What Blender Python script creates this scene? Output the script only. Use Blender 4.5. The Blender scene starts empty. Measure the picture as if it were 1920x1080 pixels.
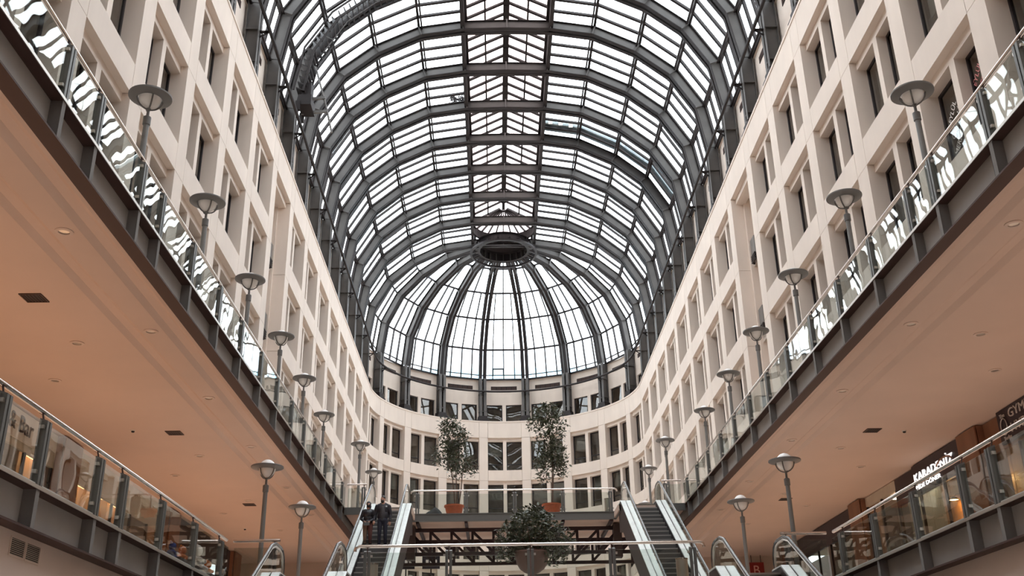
import bpy, bmesh, math, random
from math import sin, cos, pi, radians, sqrt
from mathutils import Vector, Matrix, kdtree

random.seed(7)
sc = bpy.context.scene
COL = sc.collection

# ------------------------------------------------------------------ camera
FPX = 1910.8
cam_d = bpy.data.cameras.new('camera')
cam_d.sensor_width = 36.0
cam_d.lens = FPX / 1920 * 36.0
cam_d.clip_start = 0.05
cam_d.clip_end = 600
cam = bpy.data.objects.new('camera', cam_d)
COL.objects.link(cam)
yaw, pitch, roll = 0.0214, 0.4079, -0.0175
fw = Vector((sin(yaw) * cos(pitch), cos(yaw) * cos(pitch), sin(pitch)))
rt0 = Vector((cos(yaw), -sin(yaw), 0))
up0 = rt0.cross(fw)
rt = rt0 * cos(roll) + up0 * sin(roll)
up = -rt0 * sin(roll) + up0 * cos(roll)
cam.matrix_world = Matrix((
    (rt.x, up.x, -fw.x, -0.87), (rt.y, up.y, -fw.y, 0.0), (rt.z, up.z, -fw.z, 1.6), (0, 0, 0, 1)))
sc.camera = cam

# ------------------------------------------------------------------ world, exposure
world = bpy.data.worlds.new('overcast_sky')
sc.world = world
world.use_nodes = True
wn = world.node_tree.nodes
wl = world.node_tree.links
for n in list(wn):
    wn.remove(n)
wo = wn.new('ShaderNodeOutputWorld')
wb = wn.new('ShaderNodeBackground')
wt = wn.new('ShaderNodeTexCoord')
wz = wn.new('ShaderNodeTexNoise')
wz.inputs['Scale'].default_value = 2.2
wz.inputs['Detail'].default_value = 4
wr = wn.new('ShaderNodeValToRGB')
wr.color_ramp.elements[0].position = 0.35
wr.color_ramp.elements[0].color = (0.80, 0.88, 0.96, 1)
wr.color_ramp.elements[1].position = 0.62
wr.color_ramp.elements[1].color = (1, 1, 1, 1)
wl.new(wt.outputs['Generated'], wz.inputs['Vector'])
wl.new(wz.outputs['Fac'], wr.inputs['Fac'])
wl.new(wr.outputs['Color'], wb.inputs['Color'])
wb.inputs['Strength'].default_value = 6.7
wl.new(wb.outputs[0], wo.inputs[0])
vs = sc.view_settings
vs.view_transform = 'Standard'
vs.look = 'None'
vs.gamma = 1.0
vs.use_curve_mapping = False
vs.exposure = 0.0
cy = sc.cycles
cy.max_bounces = 14
cy.diffuse_bounces = 6
cy.glossy_bounces = 4
cy.transmission_bounces = 8
cy.transparent_max_bounces = 24
cy.sample_clamp_indirect = 6.0
cy.caustics_reflective = False
cy.caustics_refractive = False

# unseen area lights added low in the galleries to warm and brighten the soffits
def soffit_fill(name, x, y0, y1, side, power, colr):
    l_ = bpy.data.lights.new(name, 'AREA')
    l_.shape = 'RECTANGLE'
    l_.size = 1.2
    l_.size_y = y1 - y0 - 1
    l_.energy = power
    l_.color = colr
    o = bpy.data.objects.new(name, l_)
    COL.objects.link(o)
    o.location = (x, (y0 + y1) / 2, 5.1)
    d = Vector((-side * 0.35, 0, 1.0)).normalized()
    zz = -d
    xx = Vector((0, 1, 0)).cross(zz).normalized()
    o.rotation_euler = Matrix((xx, (0, 1, 0), zz)).transposed().to_euler()
    return o

soffit_fill('soffit_fill_left_near', -11.2, 8, 28, -1, 210, (1.0, 0.60, 0.36))
soffit_fill('soffit_fill_left_far', -11.2, 29, 48, -1, 190, (1.0, 0.62, 0.40))
soffit_fill('soffit_fill_right_near', 11.2, 8, 28, 1, 150, (1.0, 0.72, 0.55))
soffit_fill('soffit_fill_right_far', 11.2, 29, 48, 1, 150, (1.0, 0.70, 0.50))

# ------------------------------------------------------------------ materials
def mat(name, col, rough=0.6, metal=0.0, noise=0.0, nscale=3.0, bump=0.0, bscale=40.0, stretch=(1, 1, 1), spec=0.5,
        emit=None, estr=0.0):
    m = bpy.data.materials.new(name)
    m.use_nodes = True
    nt = m.node_tree
    b = nt.nodes['Principled BSDF']
    b.inputs['Base Color'].default_value = (*col, 1)
    b.inputs['Roughness'].default_value = rough
    b.inputs['Metallic'].default_value = metal
    b.inputs['Specular IOR Level'].default_value = spec
    if emit:
        b.inputs['Emission Color'].default_value = (*emit, 1)
        b.inputs['Emission Strength'].default_value = estr
    if noise or bump:
        tc = nt.nodes.new('ShaderNodeTexCoord')
        mp = nt.nodes.new('ShaderNodeMapping')
        mp.inputs['Scale'].default_value = stretch
        nt.links.new(tc.outputs['Object'], mp.inputs['Vector'])
    if noise:
        nz = nt.nodes.new('ShaderNodeTexNoise')
        nz.inputs['Scale'].default_value = nscale
        nz.inputs['Detail'].default_value = 5
        nt.links.new(mp.outputs[0], nz.inputs['Vector'])
        r = nt.nodes.new('ShaderNodeValToRGB')
        r.color_ramp.elements[0].position = 0.3
        r.color_ramp.elements[1].position = 0.7
        r.color_ramp.elements[0].color = (*[max(0, c * (1 - noise)) for c in col], 1)
        r.color_ramp.elements[1].color = (*[min(1, c * (1 + noise)) for c in col], 1)
        nt.links.new(nz.outputs['Fac'], r.inputs['Fac'])
        nt.links.new(r.outputs['Color'], b.inputs['Base Color'])
    if bump:
        n2 = nt.nodes.new('ShaderNodeTexNoise')
        n2.inputs['Scale'].default_value = bscale
        n2.inputs['Detail'].default_value = 3
        nt.links.new(mp.outputs[0], n2.inputs['Vector'])
        bp_ = nt.nodes.new('ShaderNodeBump')
        bp_.inputs['Strength'].default_value = bump
        bp_.inputs['Distance'].default_value = 0.02
        nt.links.new(n2.outputs['Fac'], bp_.inputs['Height'])
        nt.links.new(bp_.outputs[0], b.inputs['Normal'])
    return m

def glassmat(name, tint, ior=1.5, rough=0.0, wave=0.0, wscale=1.2, gl=(1, 1, 1)):
    m = bpy.data.materials.new(name)
    m.use_nodes = True
    nt = m.node_tree
    for n in list(nt.nodes):
        nt.nodes.remove(n)
    o = nt.nodes.new('ShaderNodeOutputMaterial')
    mx = nt.nodes.new('ShaderNodeMixShader')
    tr = nt.nodes.new('ShaderNodeBsdfTransparent')
    tr.inputs['Color'].default_value = (*tint, 1)
    g = nt.nodes.new('ShaderNodeBsdfGlossy')
    g.inputs['Color'].default_value = (*gl, 1)
    g.inputs['Roughness'].default_value = rough
    f = nt.nodes.new('ShaderNodeFresnel')
    gm = nt.nodes.new('ShaderNodeNewGeometry')
    mr = nt.nodes.new('ShaderNodeMapRange')
    mr.inputs['To Min'].default_value = ior
    mr.inputs['To Max'].default_value = 1.0 / ior
    nt.links.new(gm.outputs['Backfacing'], mr.inputs['Value'])
    nt.links.new(mr.outputs[0], f.inputs['IOR'])
    nt.links.new(f.outputs[0], mx.inputs[0])
    nt.links.new(tr.outputs[0], mx.inputs[1])
    nt.links.new(g.outputs[0], mx.inputs[2])
    nt.links.new(mx.outputs[0], o.inputs[0])
    if wave:
        tc = nt.nodes.new('ShaderNodeTexCoord')
        nz = nt.nodes.new('ShaderNodeTexNoise')
        nz.inputs['Scale'].default_value = wscale
        nz.inputs['Detail'].default_value = 1
        nt.links.new(tc.outputs['Object'], nz.inputs['Vector'])
        b = nt.nodes.new('ShaderNodeBump')
        b.inputs['Strength'].default_value = wave
        b.inputs['Distance'].default_value = 0.1
        nt.links.new(nz.outputs['Fac'], b.inputs['Height'])
        nt.links.new(b.outputs[0], g.inputs['Normal'])
    return m

M = dict(
    concrete=mat('precast_stone', (0.78, 0.675, 0.59), 0.75, noise=0.05, nscale=1.3, bump=0.05, bscale=60, stretch=(1, 1, 0.35)),
    darkstone=mat('dark_stone_wall', (0.16, 0.135, 0.12), 0.7, noise=0.1, nscale=0.5),
    interior=mat('office_interior', (0.58, 0.50, 0.44), 0.9, noise=0.4, nscale=0.8),
    blind=mat('window_blind', (0.45, 0.44, 0.41), 0.8),
    frame=mat('window_frame_dark', (0.022, 0.016, 0.018), 0.45),
    winglass=glassmat('window_glass', (0.74, 0.74, 0.72), 1.6, wave=0.03, wscale=0.8),
    roofglass=glassmat('roof_glass', (0.92, 0.94, 0.95), 1.45),
    lanternglass=glassmat('lantern_glass', (0.86, 0.80, 0.79), 1.45),
    railglass=glassmat('balustrade_glass', (0.86, 0.89, 0.87), 1.5, wave=0.022, wscale=1.3),
    steel=mat('painted_grey_steel', (0.105, 0.097, 0.092), 0.5, 0.1, noise=0.12, nscale=2),
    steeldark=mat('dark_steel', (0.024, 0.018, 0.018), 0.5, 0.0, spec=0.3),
    maroon=mat('maroon_steel', (0.024, 0.008, 0.010), 0.6),
    fascia=mat('grey_fascia_steel', (0.36, 0.335, 0.315), 0.8, 0.0, noise=0.06, nscale=1.5, spec=0.12),
    flange=mat('brown_flange_steel', (0.075, 0.042, 0.035), 0.6, spec=0.3),
    stiffener=mat('stiffener_grey_steel', (0.22, 0.205, 0.195), 0.7, spec=0.2),
    post=mat('post_grey_steel', (0.15, 0.148, 0.14), 0.4, 0.3),
    soffit=mat('plaster_soffit', (0.66, 0.50, 0.41), 0.85, noise=0.03, nscale=0.6, bump=0.03, bscale=80),
    soffitlow=mat('plaster_soffit_lower', (0.66, 0.52, 0.44), 0.85, noise=0.04, nscale=0.8),
    plaster=mat('plaster_wall', (0.58, 0.47, 0.39), 0.85, noise=0.04, nscale=0.8),
    floor=mat('polished_stone_floor', (0.68, 0.60, 0.53), 0.25, noise=0.08, nscale=1.0),
    chrome=mat('polished_steel_rail', (0.80, 0.72, 0.66), 0.18, 1.0),
    stainless=mat('brushed_stainless', (0.62, 0.58, 0.53), 0.35, 1.0),
    rubber=mat('black_handrail_rubber', (0.07, 0.066, 0.066), 0.25, 0.0),
    alu=mat('escalator_aluminium', (0.74, 0.77, 0.745), 0.35, 0.35, noise=0.08, nscale=6),
    step=mat('escalator_step', (0.085, 0.082, 0.080), 0.5, bump=0.2, bscale=60),
    lampmetal=mat('lamp_metal', (0.16, 0.148, 0.138), 0.45, 0.2),
    pole=mat('lamp_pole_paint', (0.20, 0.19, 0.18), 0.45, 0.2),
    globe=mat('opal_glass', (0.86, 0.82, 0.78), 0.25),
    terracotta=mat('terracotta', (0.74, 0.155, 0.06), 0.6, noise=0.12, nscale=8),
    urn=mat('brown_urn', (0.16, 0.09, 0.075), 0.5),
    leaf=mat('ficus_leaf', (0.075, 0.088, 0.050), 0.32, noise=0.4, nscale=5),
    bark=mat('bark', (0.15, 0.095, 0.07), 0.85, noise=0.2, nscale=20),
    wood=mat('brown_wood_cladding', (0.24, 0.11, 0.06), 0.5, noise=0.2, nscale=2, stretch=(1, 1, 0.15)),
    signdark=mat('dark_sign_board', (0.016, 0.010, 0.020), 0.4),
    signwhite=mat('lit_sign_letter', (0.9, 0.9, 0.9), 0.4, emit=(1, 0.97, 0.95), estr=1.2),
    signgrey=mat('grey_sign_letter', (0.55, 0.50, 0.47), 0.5),
    pinkletter=mat('pink_window_letter', (0.75, 0.28, 0.27), 0.6),
    whiteletter=mat('white_window_letter', (0.85, 0.80, 0.77), 0.6),
    redsign=mat('red_sign', (0.28, 0.02, 0.015), 0.5),
    redletter=mat('sign_letter_pink', (0.75, 0.40, 0.33), 0.5),
    slot=mat('vent_slot_black', (0.02, 0.017, 0.016), 0.8),
    warmpanel=mat('warm_light_panel', (1, 0.8, 0.5), 0.5, emit=(1.0, 0.62, 0.30), estr=6.0),
    whitepanel=mat('shop_ceiling_light', (1, 1, 1), 0.5, emit=(1.0, 0.90, 0.74), estr=3.5),
    bulb=mat('bare_bulb', (1, 1, 1), 0.3, emit=(0.85, 0.95, 1.0), estr=9.0),
    shopwood=mat('shop_wood_panel', (0.50, 0.24, 0.09), 0.5, noise=0.25, nscale=2.5, stretch=(1, 1, 0.2)),
    shopcream=mat('shop_cream_wall', (0.55, 0.48, 0.38), 0.7, noise=0.08, nscale=2),
    shopdark=mat('shop_dark', (0.05, 0.032, 0.028), 0.6),
    darkcloth=mat('dark_grey_cloth', (0.055, 0.055, 0.06), 0.9),
    bldg=mat('pale_building', (0.74, 0.76, 0.78), 0.8),
    bldgwin=mat('pale_blue_window', (0.36, 0.60, 0.72), 0.4),
    roofwalk=mat('blue_grey_metal', (0.30, 0.36, 0.38), 0.6),
    skin=mat('skin', (0.50, 0.27, 0.19), 0.55),
    jacket=mat('black_leather_jacket', (0.012, 0.011, 0.016), 0.35),
    coat=mat('black_jacket', (0.014, 0.012, 0.018), 0.6),
    shirt=mat('dark_grey_shirt', (0.055, 0.05, 0.055), 0.8),
    jeans=mat('dark_navy_trousers', (0.014, 0.014, 0.028), 0.8),
    leggings=mat('brown_trousers', (0.17, 0.10, 0.07), 0.8),
    leggings2=mat('maroon_trousers', (0.10, 0.035, 0.03), 0.8),
    shoe=mat('black_shoe', (0.012, 0.011, 0.012), 0.5),
    hair=mat('dark_hair', (0.010, 0.008, 0.008), 0.5),
    mask=mat('black_face_mask', (0.012, 0.011, 0.014), 0.8),
    bag=mat('grey_handbag', (0.09, 0.09, 0.085), 0.5),
    badge=mat('pale_grey_patch', (0.45, 0.47, 0.48), 0.6),
    orange=mat('orange_cloth', (0.65, 0.20, 0.06), 0.8),
    white=mat('white_cloth', (0.72, 0.68, 0.63), 0.8),
    blue=mat('blue_cloth', (0.03, 0.05, 0.20), 0.8),
)

# ------------------------------------------------------------------ mesh helpers
class MB:
    def __init__(s):
        s.v, s.f = [], []

    def add(s, vs_, fs_):
        o = len(s.v)
        s.v += [tuple(v) for v in vs_]
        s.f += [tuple(i + o for i in f) for f in fs_]
        return s

    def box(s, x0, x1, y0, y1, z0, z1):
        return s.add([(x0, y0, z0), (x1, y0, z0), (x1, y1, z0), (x0, y1, z0), (x0, y0, z1), (x1, y0, z1), (x1, y1, z1), (x0, y1, z1)],
                     [(0, 3, 2, 1), (4, 5, 6, 7), (0, 1, 5, 4), (1, 2, 6, 5), (2, 3, 7, 6), (3, 0, 4, 7)])

    def cbox(s, c, d):
        return s.box(c[0] - d[0] / 2, c[0] + d[0] / 2, c[1] - d[1] / 2, c[1] + d[1] / 2, c[2] - d[2] / 2, c[2] + d[2] / 2)

    def hexa(s, p):
        return s.add(p, [(0, 3, 2, 1), (4, 5, 6, 7), (0, 1, 5, 4), (1, 2, 6, 5), (2, 3, 7, 6), (3, 0, 4, 7)])

    def beam(s, p, q, w, h, up_=(0, 0, 1)):
        p, q = Vector(p), Vector(q)
        d = (q - p).normalized()
        u = Vector(up_)
        side = d.cross(u)
        if side.length < 1e-5:
            u = Vector((1, 0, 0))
            side = d.cross(u)
        side.normalize()
        u = side.cross(d)
        a, b = side * (w / 2), u * (h / 2)
        return s.hexa([p - a - b, p + a - b, q + a - b, q - a - b, p - a + b, p + a + b, q + a + b, q - a + b])

    def tube(s, pts, r, n=8, closed=False, cap=True):
        pts = [Vector(p) for p in pts]
        m = len(pts)
        rs = r if isinstance(r, (list, tuple)) else [r] * m
        vs_, fs_ = [], []
        ref = None
        for i in range(m):
            if closed:
                t = pts[(i + 1) % m] - pts[i - 1]
            else:
                t = pts[min(i + 1, m - 1)] - pts[max(i - 1, 0)]
            t.normalize()
            if ref is None:
                ref = Vector((0, 0, 1)) if abs(t.z) < 0.9 else Vector((1, 0, 0))
            a = t.cross(ref)
            if a.length < 1e-4:
                a = t.cross(Vector((0, 1, 0.01)))
            a.normalize()
            b = a.cross(t)
            ref = b
            for j in range(n):
                an = 2 * pi * j / n
                vs_.append(pts[i] + (a * cos(an) + b * sin(an)) * rs[i])
        for i in range(m if closed else m - 1):
            k = (i + 1) % m
            for j in range(n):
                fs_.append((i * n + j, i * n + (j + 1) % n, k * n + (j + 1) % n, k * n + j))
        if cap and not closed:
            fs_.append(tuple(range(n - 1, -1, -1)))
            fs_.append(tuple(range((m - 1) * n, m * n)))
        return s.add(vs_, fs_)

    def lathe(s, prof, n=16, c=(0, 0, 0), close=False):
        vs_, fs_ = [], []
        m = len(prof)
        for r, z in prof:
            for j in range(n):
                a = 2 * pi * j / n
                vs_.append((c[0] + r * cos(a), c[1] + r * sin(a), c[2] + z))
        rng = m if close else m - 1
        for i in range(rng):
            k = (i + 1) % m
            for j in range(n):
                fs_.append((i * n + j, i * n + (j + 1) % n, k * n + (j + 1) % n, k * n + j))
        if not close:
            fs_.append(tuple(range(n - 1, -1, -1)))
            fs_.append(tuple(range((m - 1) * n, m * n)))
        return s.add(vs_, fs_)

    def extr(s, prof, y0, y1):
        """closed (x,z) profile extruded along y"""
        n = len(prof)
        vs_ = [(x, y0, z) for x, z in prof] + [(x, y1, z) for x, z in prof]
        fs_ = [(i, (i + 1) % n, n + (i + 1) % n, n + i) for i in range(n)]
        fs_ += [tuple(range(n - 1, -1, -1)), tuple(range(n, 2 * n))]
        return s.add(vs_, fs_)

    def mesh(s, name, material, smooth=False):
        me = bpy.data.meshes.new(name)
        me.from_pydata(s.v, [], s.f)
        ms = material if isinstance(material, (list, tuple)) else [material]
        for m_ in ms:
            me.materials.append(M[m_])
        bm = bmesh.new()
        bm.from_mesh(me)
        bmesh.ops.recalc_face_normals(bm, faces=bm.faces)
        bm.to_mesh(me)
        bm.free()
        if smooth:
            for p in me.polygons:
                p.use_smooth = True
            try:
                me.set_sharp_from_angle(angle=radians(40))
            except Exception:
                pass
        return me


def obj(name, me, parent=None, loc=(0, 0, 0), rz=0.0, kind=None):
    o = bpy.data.objects.new(name, me)
    COL.objects.link(o)
    o.location = loc
    o.rotation_euler = (0, 0, rz)
    if parent is not None:
        o.parent = parent
    if kind:
        o['kind'] = kind
    return o


def empty(name, loc=(0, 0, 0), rz=0.0):
    o = bpy.data.objects.new(name, None)
    COL.objects.link(o)
    o.location = loc
    o.rotation_euler = (0, 0, rz)
    o.empty_display_size = 0.2
    return o


def tag(o, label, cat=None, group=None, kind=None):
    if label:
        o['label'] = label
    if cat:
        o['category'] = cat
    if group:
        o['group'] = group
    if kind:
        o['kind'] = kind
    return o


def thing(name, label, cat, loc=(0, 0, 0), rz=0.0, group=None):
    return tag(empty(name, loc, rz), label, cat, group)


def structure(name, label=None):
    return tag(empty(name), label, None, None, 'structure')


def copy_tree(o, parent=None):
    c = o.copy()
    COL.objects.link(c)
    if parent is not None:
        c.parent = parent
    for ch in list(o.children):
        copy_tree(ch, c)
    return c


ORD = ['first', 'second', 'third', 'fourth', 'fifth', 'sixth', 'seventh', 'eighth', 'ninth', 'tenth', 'eleventh', 'twelfth',
       'thirteenth', 'fourteenth', 'fifteenth', 'sixteenth', 'seventeenth', 'eighteenth', 'nineteenth', 'twentieth']

# ------------------------------------------------------------------ main dimensions
W = 9.35                # facade half width and apse radius
PITCH = 3.58            # bay pitch along the hall
YC = 67.3               # centre of the apse
def YP(k):
    return YC - PITCH * (7 - k)
KN = -9                 # nearest facade pier
KV = -4                 # nearest vault bay built in single panes
KF = -12                # nearest rib
GX = 6.93               # gallery edge
ZU, ZL = 9.93, 4.65     # gallery floors
ZB = [22.15, 18.83, 15.51, 12.19, 8.87]   # underside of spandrels
FH = 3.32
ARC = [(0, 34.05), (2.2, 34.0), (4.3, 33.65), (6.36, 32.6), (8.0, 31.2), (9.14, 29.25), (9.5, 27.0)]


def miter(pts, inward_ref=None):
    """per-point outward mitre vectors for an (x,z) polyline running crown -> right base"""
    out = []
    n = len(pts)
    for i in range(n):
        ns = []
        for a, b in ((i - 1, i), (i, i + 1)):
            if a >= 0 and b < n:
                dx, dz = pts[b][0] - pts[a][0], pts[b][1] - pts[a][1]
                l = sqrt(dx * dx + dz * dz)
                ns.append((-dz / l, dx / l))
        if len(ns) == 1:
            m = ns[0]
        else:
            sx, sz = ns[0][0] + ns[1][0], ns[0][1] + ns[1][1]
            l = sqrt(sx * sx + sz * sz)
            c = (sx * ns[0][0] + sz * ns[0][1]) / l
            m = (sx / l / c, sz / l / c)
        out.append((m[0], m[1]))
    return out


FULL = [(-x, z) for x, z in reversed(ARC[1:])] + ARC
HALF = ARC[1:]


def off(pts, d):
    mt = miter(pts)
    return [(p[0] + m[0] * d, p[1] + m[1] * d) for p, m in zip(pts, mt)]


GL = off(FULL, 0.60)[6:]     # glazing plane, crown to right base
GL[0] = (0, GL[0][1])


def arch_plate(mb, pts, n0, n1, y0, y1):
    a, b = off(pts, n0), off(pts, n1)
    vs_, fs_ = [], []
    for p, q in zip(a, b):
        vs_ += [(p[0], y0, p[1]), (p[0], y1, p[1]), (q[0], y1, q[1]), (q[0], y0, q[1])]
    for i in range(len(pts) - 1):
        o, k = 4 * i, 4 * i + 4
        for j in range(4):
            fs_.append((o + j, o + (j + 1) % 4, k + (j + 1) % 4, k + j))
    fs_ += [(3, 2, 1, 0), tuple(4 * (len(pts) - 1) + j for j in range(4))]
    mb.add(vs_, fs_)


def twin_rib(pts, stiff=True):
    mb = MB()
    for yc in (-0.17, 0.17):
        arch_plate(mb, pts, 0.03, 0.47, yc - 0.014, yc + 0.014)
    return mb


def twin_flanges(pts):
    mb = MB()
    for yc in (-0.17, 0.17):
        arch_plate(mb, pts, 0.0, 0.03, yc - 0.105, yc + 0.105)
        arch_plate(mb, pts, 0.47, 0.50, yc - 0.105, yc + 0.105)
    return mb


def rib_stiffeners(pts):
    mb = MB()
    mt = miter(pts)
    for (x, z), m in list(zip(pts, mt))[1:-1]:
        tx, tz = -m[1], m[0]
        l = sqrt(tx * tx + tz * tz)
        tx, tz = tx / l * 0.035, tz / l * 0.035
        for s_ in (-1, 1):
            y0, y1 = s_ * 0.185, s_ * 0.31
            pa = (x + m[0] * 0.0, z + m[1] * 0.0)
            pb = (x + m[0] * 0.52, z + m[1] * 0.52)
            mb.hexa([(pa[0] - tx, y0, pa[1] - tz), (pa[0] + tx, y0, pa[1] + tz), (pa[0] + tx, y1, pa[1] + tz), (pa[0] - tx, y1, pa[1] - tz),
                     (pb[0] - tx, y0, pb[1] - tz), (pb[0] + tx, y0, pb[1] + tz), (pb[0] + tx, y1, pb[1] + tz), (pb[0] - tx, y1, pb[1] - tz)])
    return mb


# ================================================================== STRUCTURE
# ------------------------------------------------------------------ floor and enclosing shell
fl = structure('floor', 'beige polished stone floor of the hall')
obj('floor_slab', MB().box(-16, 16, -3, 80, -0.3, 0).mesh('floor_slab', 'floor'), fl)
wf = structure('wall_front', 'plain dark stone wall closing the hall behind the camera')
obj('wall_panel', MB().box(-16, 16, -3.4, -3.0, 0, 36).mesh('wall_panel', 'darkstone'), wf)

# ------------------------------------------------------------------ facade pieces
def bent(mb, x0, x1, y0, y1, z0, z1, R=None, n=6):
    """box in bay coordinates; with R it follows the apse curve (origin at apse centre)"""
    if R is None:
        return mb.box(x0, x1, y0, y1, z0, z1)
    vs_, fs_ = [], []
    for i in range(n + 1):
        a = (x0 + (x1 - x0) * i / n) / R
        for y, z in ((y0, z0), (y1, z0), (y1, z1), (y0, z1)):
            vs_.append(((R + y) * sin(a), (R + y) * cos(a), z))
    for i in range(n):
        o, k = 4 * i, 4 * i + 4
        for j in range(4):
            fs_.append((o + j, o + (j + 1) % 4, k + (j + 1) % 4, k + j))
    fs_ += [(3, 2, 1, 0), tuple(4 * n + j for j in range(4))]
    return mb.add(vs_, fs_)


class Kit:
    pass


def facade_kit(pitch, pier, R, tag_):
    k = Kit()
    hp, ho = pier / 2, (pitch - pier) / 2
    g = 0.012
    mw = 0.13
    sill = -(FH - 0.80)           # relative to the spandrel underside
    # spandrel panel, relative z: 0 .. 0.8
    k.spandrel = bent(MB(), -ho + g, ho - g, 0, 0.60, 0, 0.80, R).mesh('spandrel_panel' + tag_, 'concrete')
    k.cornice = bent(bent(MB(), -ho + g, ho - g, 0, 1.1, 0, 1.22, R), -ho - hp, ho + hp, -0.03, 1.1, 1.22, 1.32, R).mesh('cornice_panel' + tag_, 'concrete')
    k.pier = bent(MB(), -hp + 0.004, hp - 0.004, 0, 0.62, -FH + g, -g * 0.3, R, 2).mesh('pier_panel' + tag_, 'concrete')
    k.pierlow = bent(MB(), -hp + 0.004, hp - 0.004, 0, 0.62, ZU - ZB[3], -g * 0.3, R, 2).mesh('pier_panel_low' + tag_, 'concrete')
    k.piertop = bent(MB(), -hp + 0.004, hp - 0.004, 0, 0.62, g, 1.22, R, 2).mesh('pier_cap_panel' + tag_, 'concrete')
    k.lintel = bent(MB(), -ho, ho, 0.20, 0.60, -0.24, 0.0, R).mesh('lintel' + tag_, 'concrete')
    k.mullion = bent(MB(), -mw, mw, 0.20, 0.62, sill, -0.24, R, 2).mesh('mullion' + tag_, 'concrete')
    w0, w1 = mw, ho
    def win(x0, x1, z0, z1, y, bar=True):
        fm, pm = MB(), MB()
        t = 0.065
        bent(fm, x0, x1, y, y + 0.07, z0, z0 + t, R, 1)
        bent(fm, x0, x1, y, y + 0.07, z1 - t, z1, R, 1)
        bent(fm, x0, x0 + t, y, y + 0.07, z0 + t, z1 - t, R, 1)
        bent(fm, x1 - t, x1, y, y + 0.07, z0 + t, z1 - t, R, 1)
        if bar:
            bent(fm, x0 + t, x1 - t, y, y + 0.06, z0 + 0.50, z0 + 0.56, R, 1)
        bent(pm, x0 + t, x1 - t, y + 0.03, y + 0.04, z0 + t, z1 - t, R, 1)
        return fm, pm
    k.win = []
    for (a, b) in ((-w1, -w0), (w0, w1)):
        fm, pm = win(a, b, sill, -0.24, 0.47)
        bl = bent(MB(), a + 0.05, b - 0.05, 0.70, 0.72, -1.3, -0.24, R, 1)
        k.win.append((fm.mesh('window_frame' + tag_, 'frame'), pm.mesh('window_pane' + tag_, 'winglass'), bl.mesh('window_blind' + tag_, 'blind')))
    # top floor, set back behind the columns; absolute z
    yt = 0.75
    k.topwin = []
    for (a, b) in ((-ho + 0.02, -0.13), (0.13, ho - 0.02)):
        fm, pm = win(a, b, 23.48, 25.0, yt + 0.12, False)
        k.topwin.append((fm.mesh('window_frame' + tag_, 'frame'), pm.mesh('window_pane' + tag_, 'winglass'), None))
    k.toppier = bent(MB(), -hp - 0.02, hp + 0.02, yt, yt + 0.3, 23.45, 25.0, R, 2).mesh('pier_panel_top' + tag_, 'concrete')
    k.topmull = bent(MB(), -0.13, 0.13, yt, yt + 0.3, 23.45, 25.0, R, 1).mesh('mullion_top' + tag_, 'concrete')
    m = bent(MB(), -pitch / 2 + g, pitch / 2 - g, yt, yt + 0.3, 25.0, 26.95, R)
    k.toppanel = m.mesh('spandrel_panel_top' + tag_, 'concrete')
    k.sill = bent(MB(), -pitch / 2, pitch / 2, yt - 0.06, yt + 0.5, 26.95, 27.03, R).mesh('glazing_sill' + tag_, 'concrete')
    v, v2 = MB(), MB()
    bent(v, -0.95, 0.95, yt - 0.02, yt + 0.01, 26.22, 26.52, R, 5)
    for i in range(5):
        c = -0.74 + 0.37 * i
        for q in range(5):
            bent(v2, c - 0.16, c + 0.16, yt - 0.035, yt - 0.015, 26.25 + 0.052 * q, 26.28 + 0.052 * q, R, 1)
    k.vent = v.mesh('vent_backing' + tag_, 'slot')
    k.ventslat = v2.mesh('vent_slats' + tag_, 'flange')
    return k


KS = facade_kit(PITCH, 0.75, None, '_straight')
KA = facade_kit(W * radians(20), 0.67, W, '_curved')


def place_window(wall, trip, loc, rz, blind=False, name='window'):
    f_ = obj(name, trip[0], wall, loc, rz)
    p_ = obj('pane', trip[1], f_)
    if blind and trip[2]:
        obj('blind', trip[2], f_)
    return f_


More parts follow.
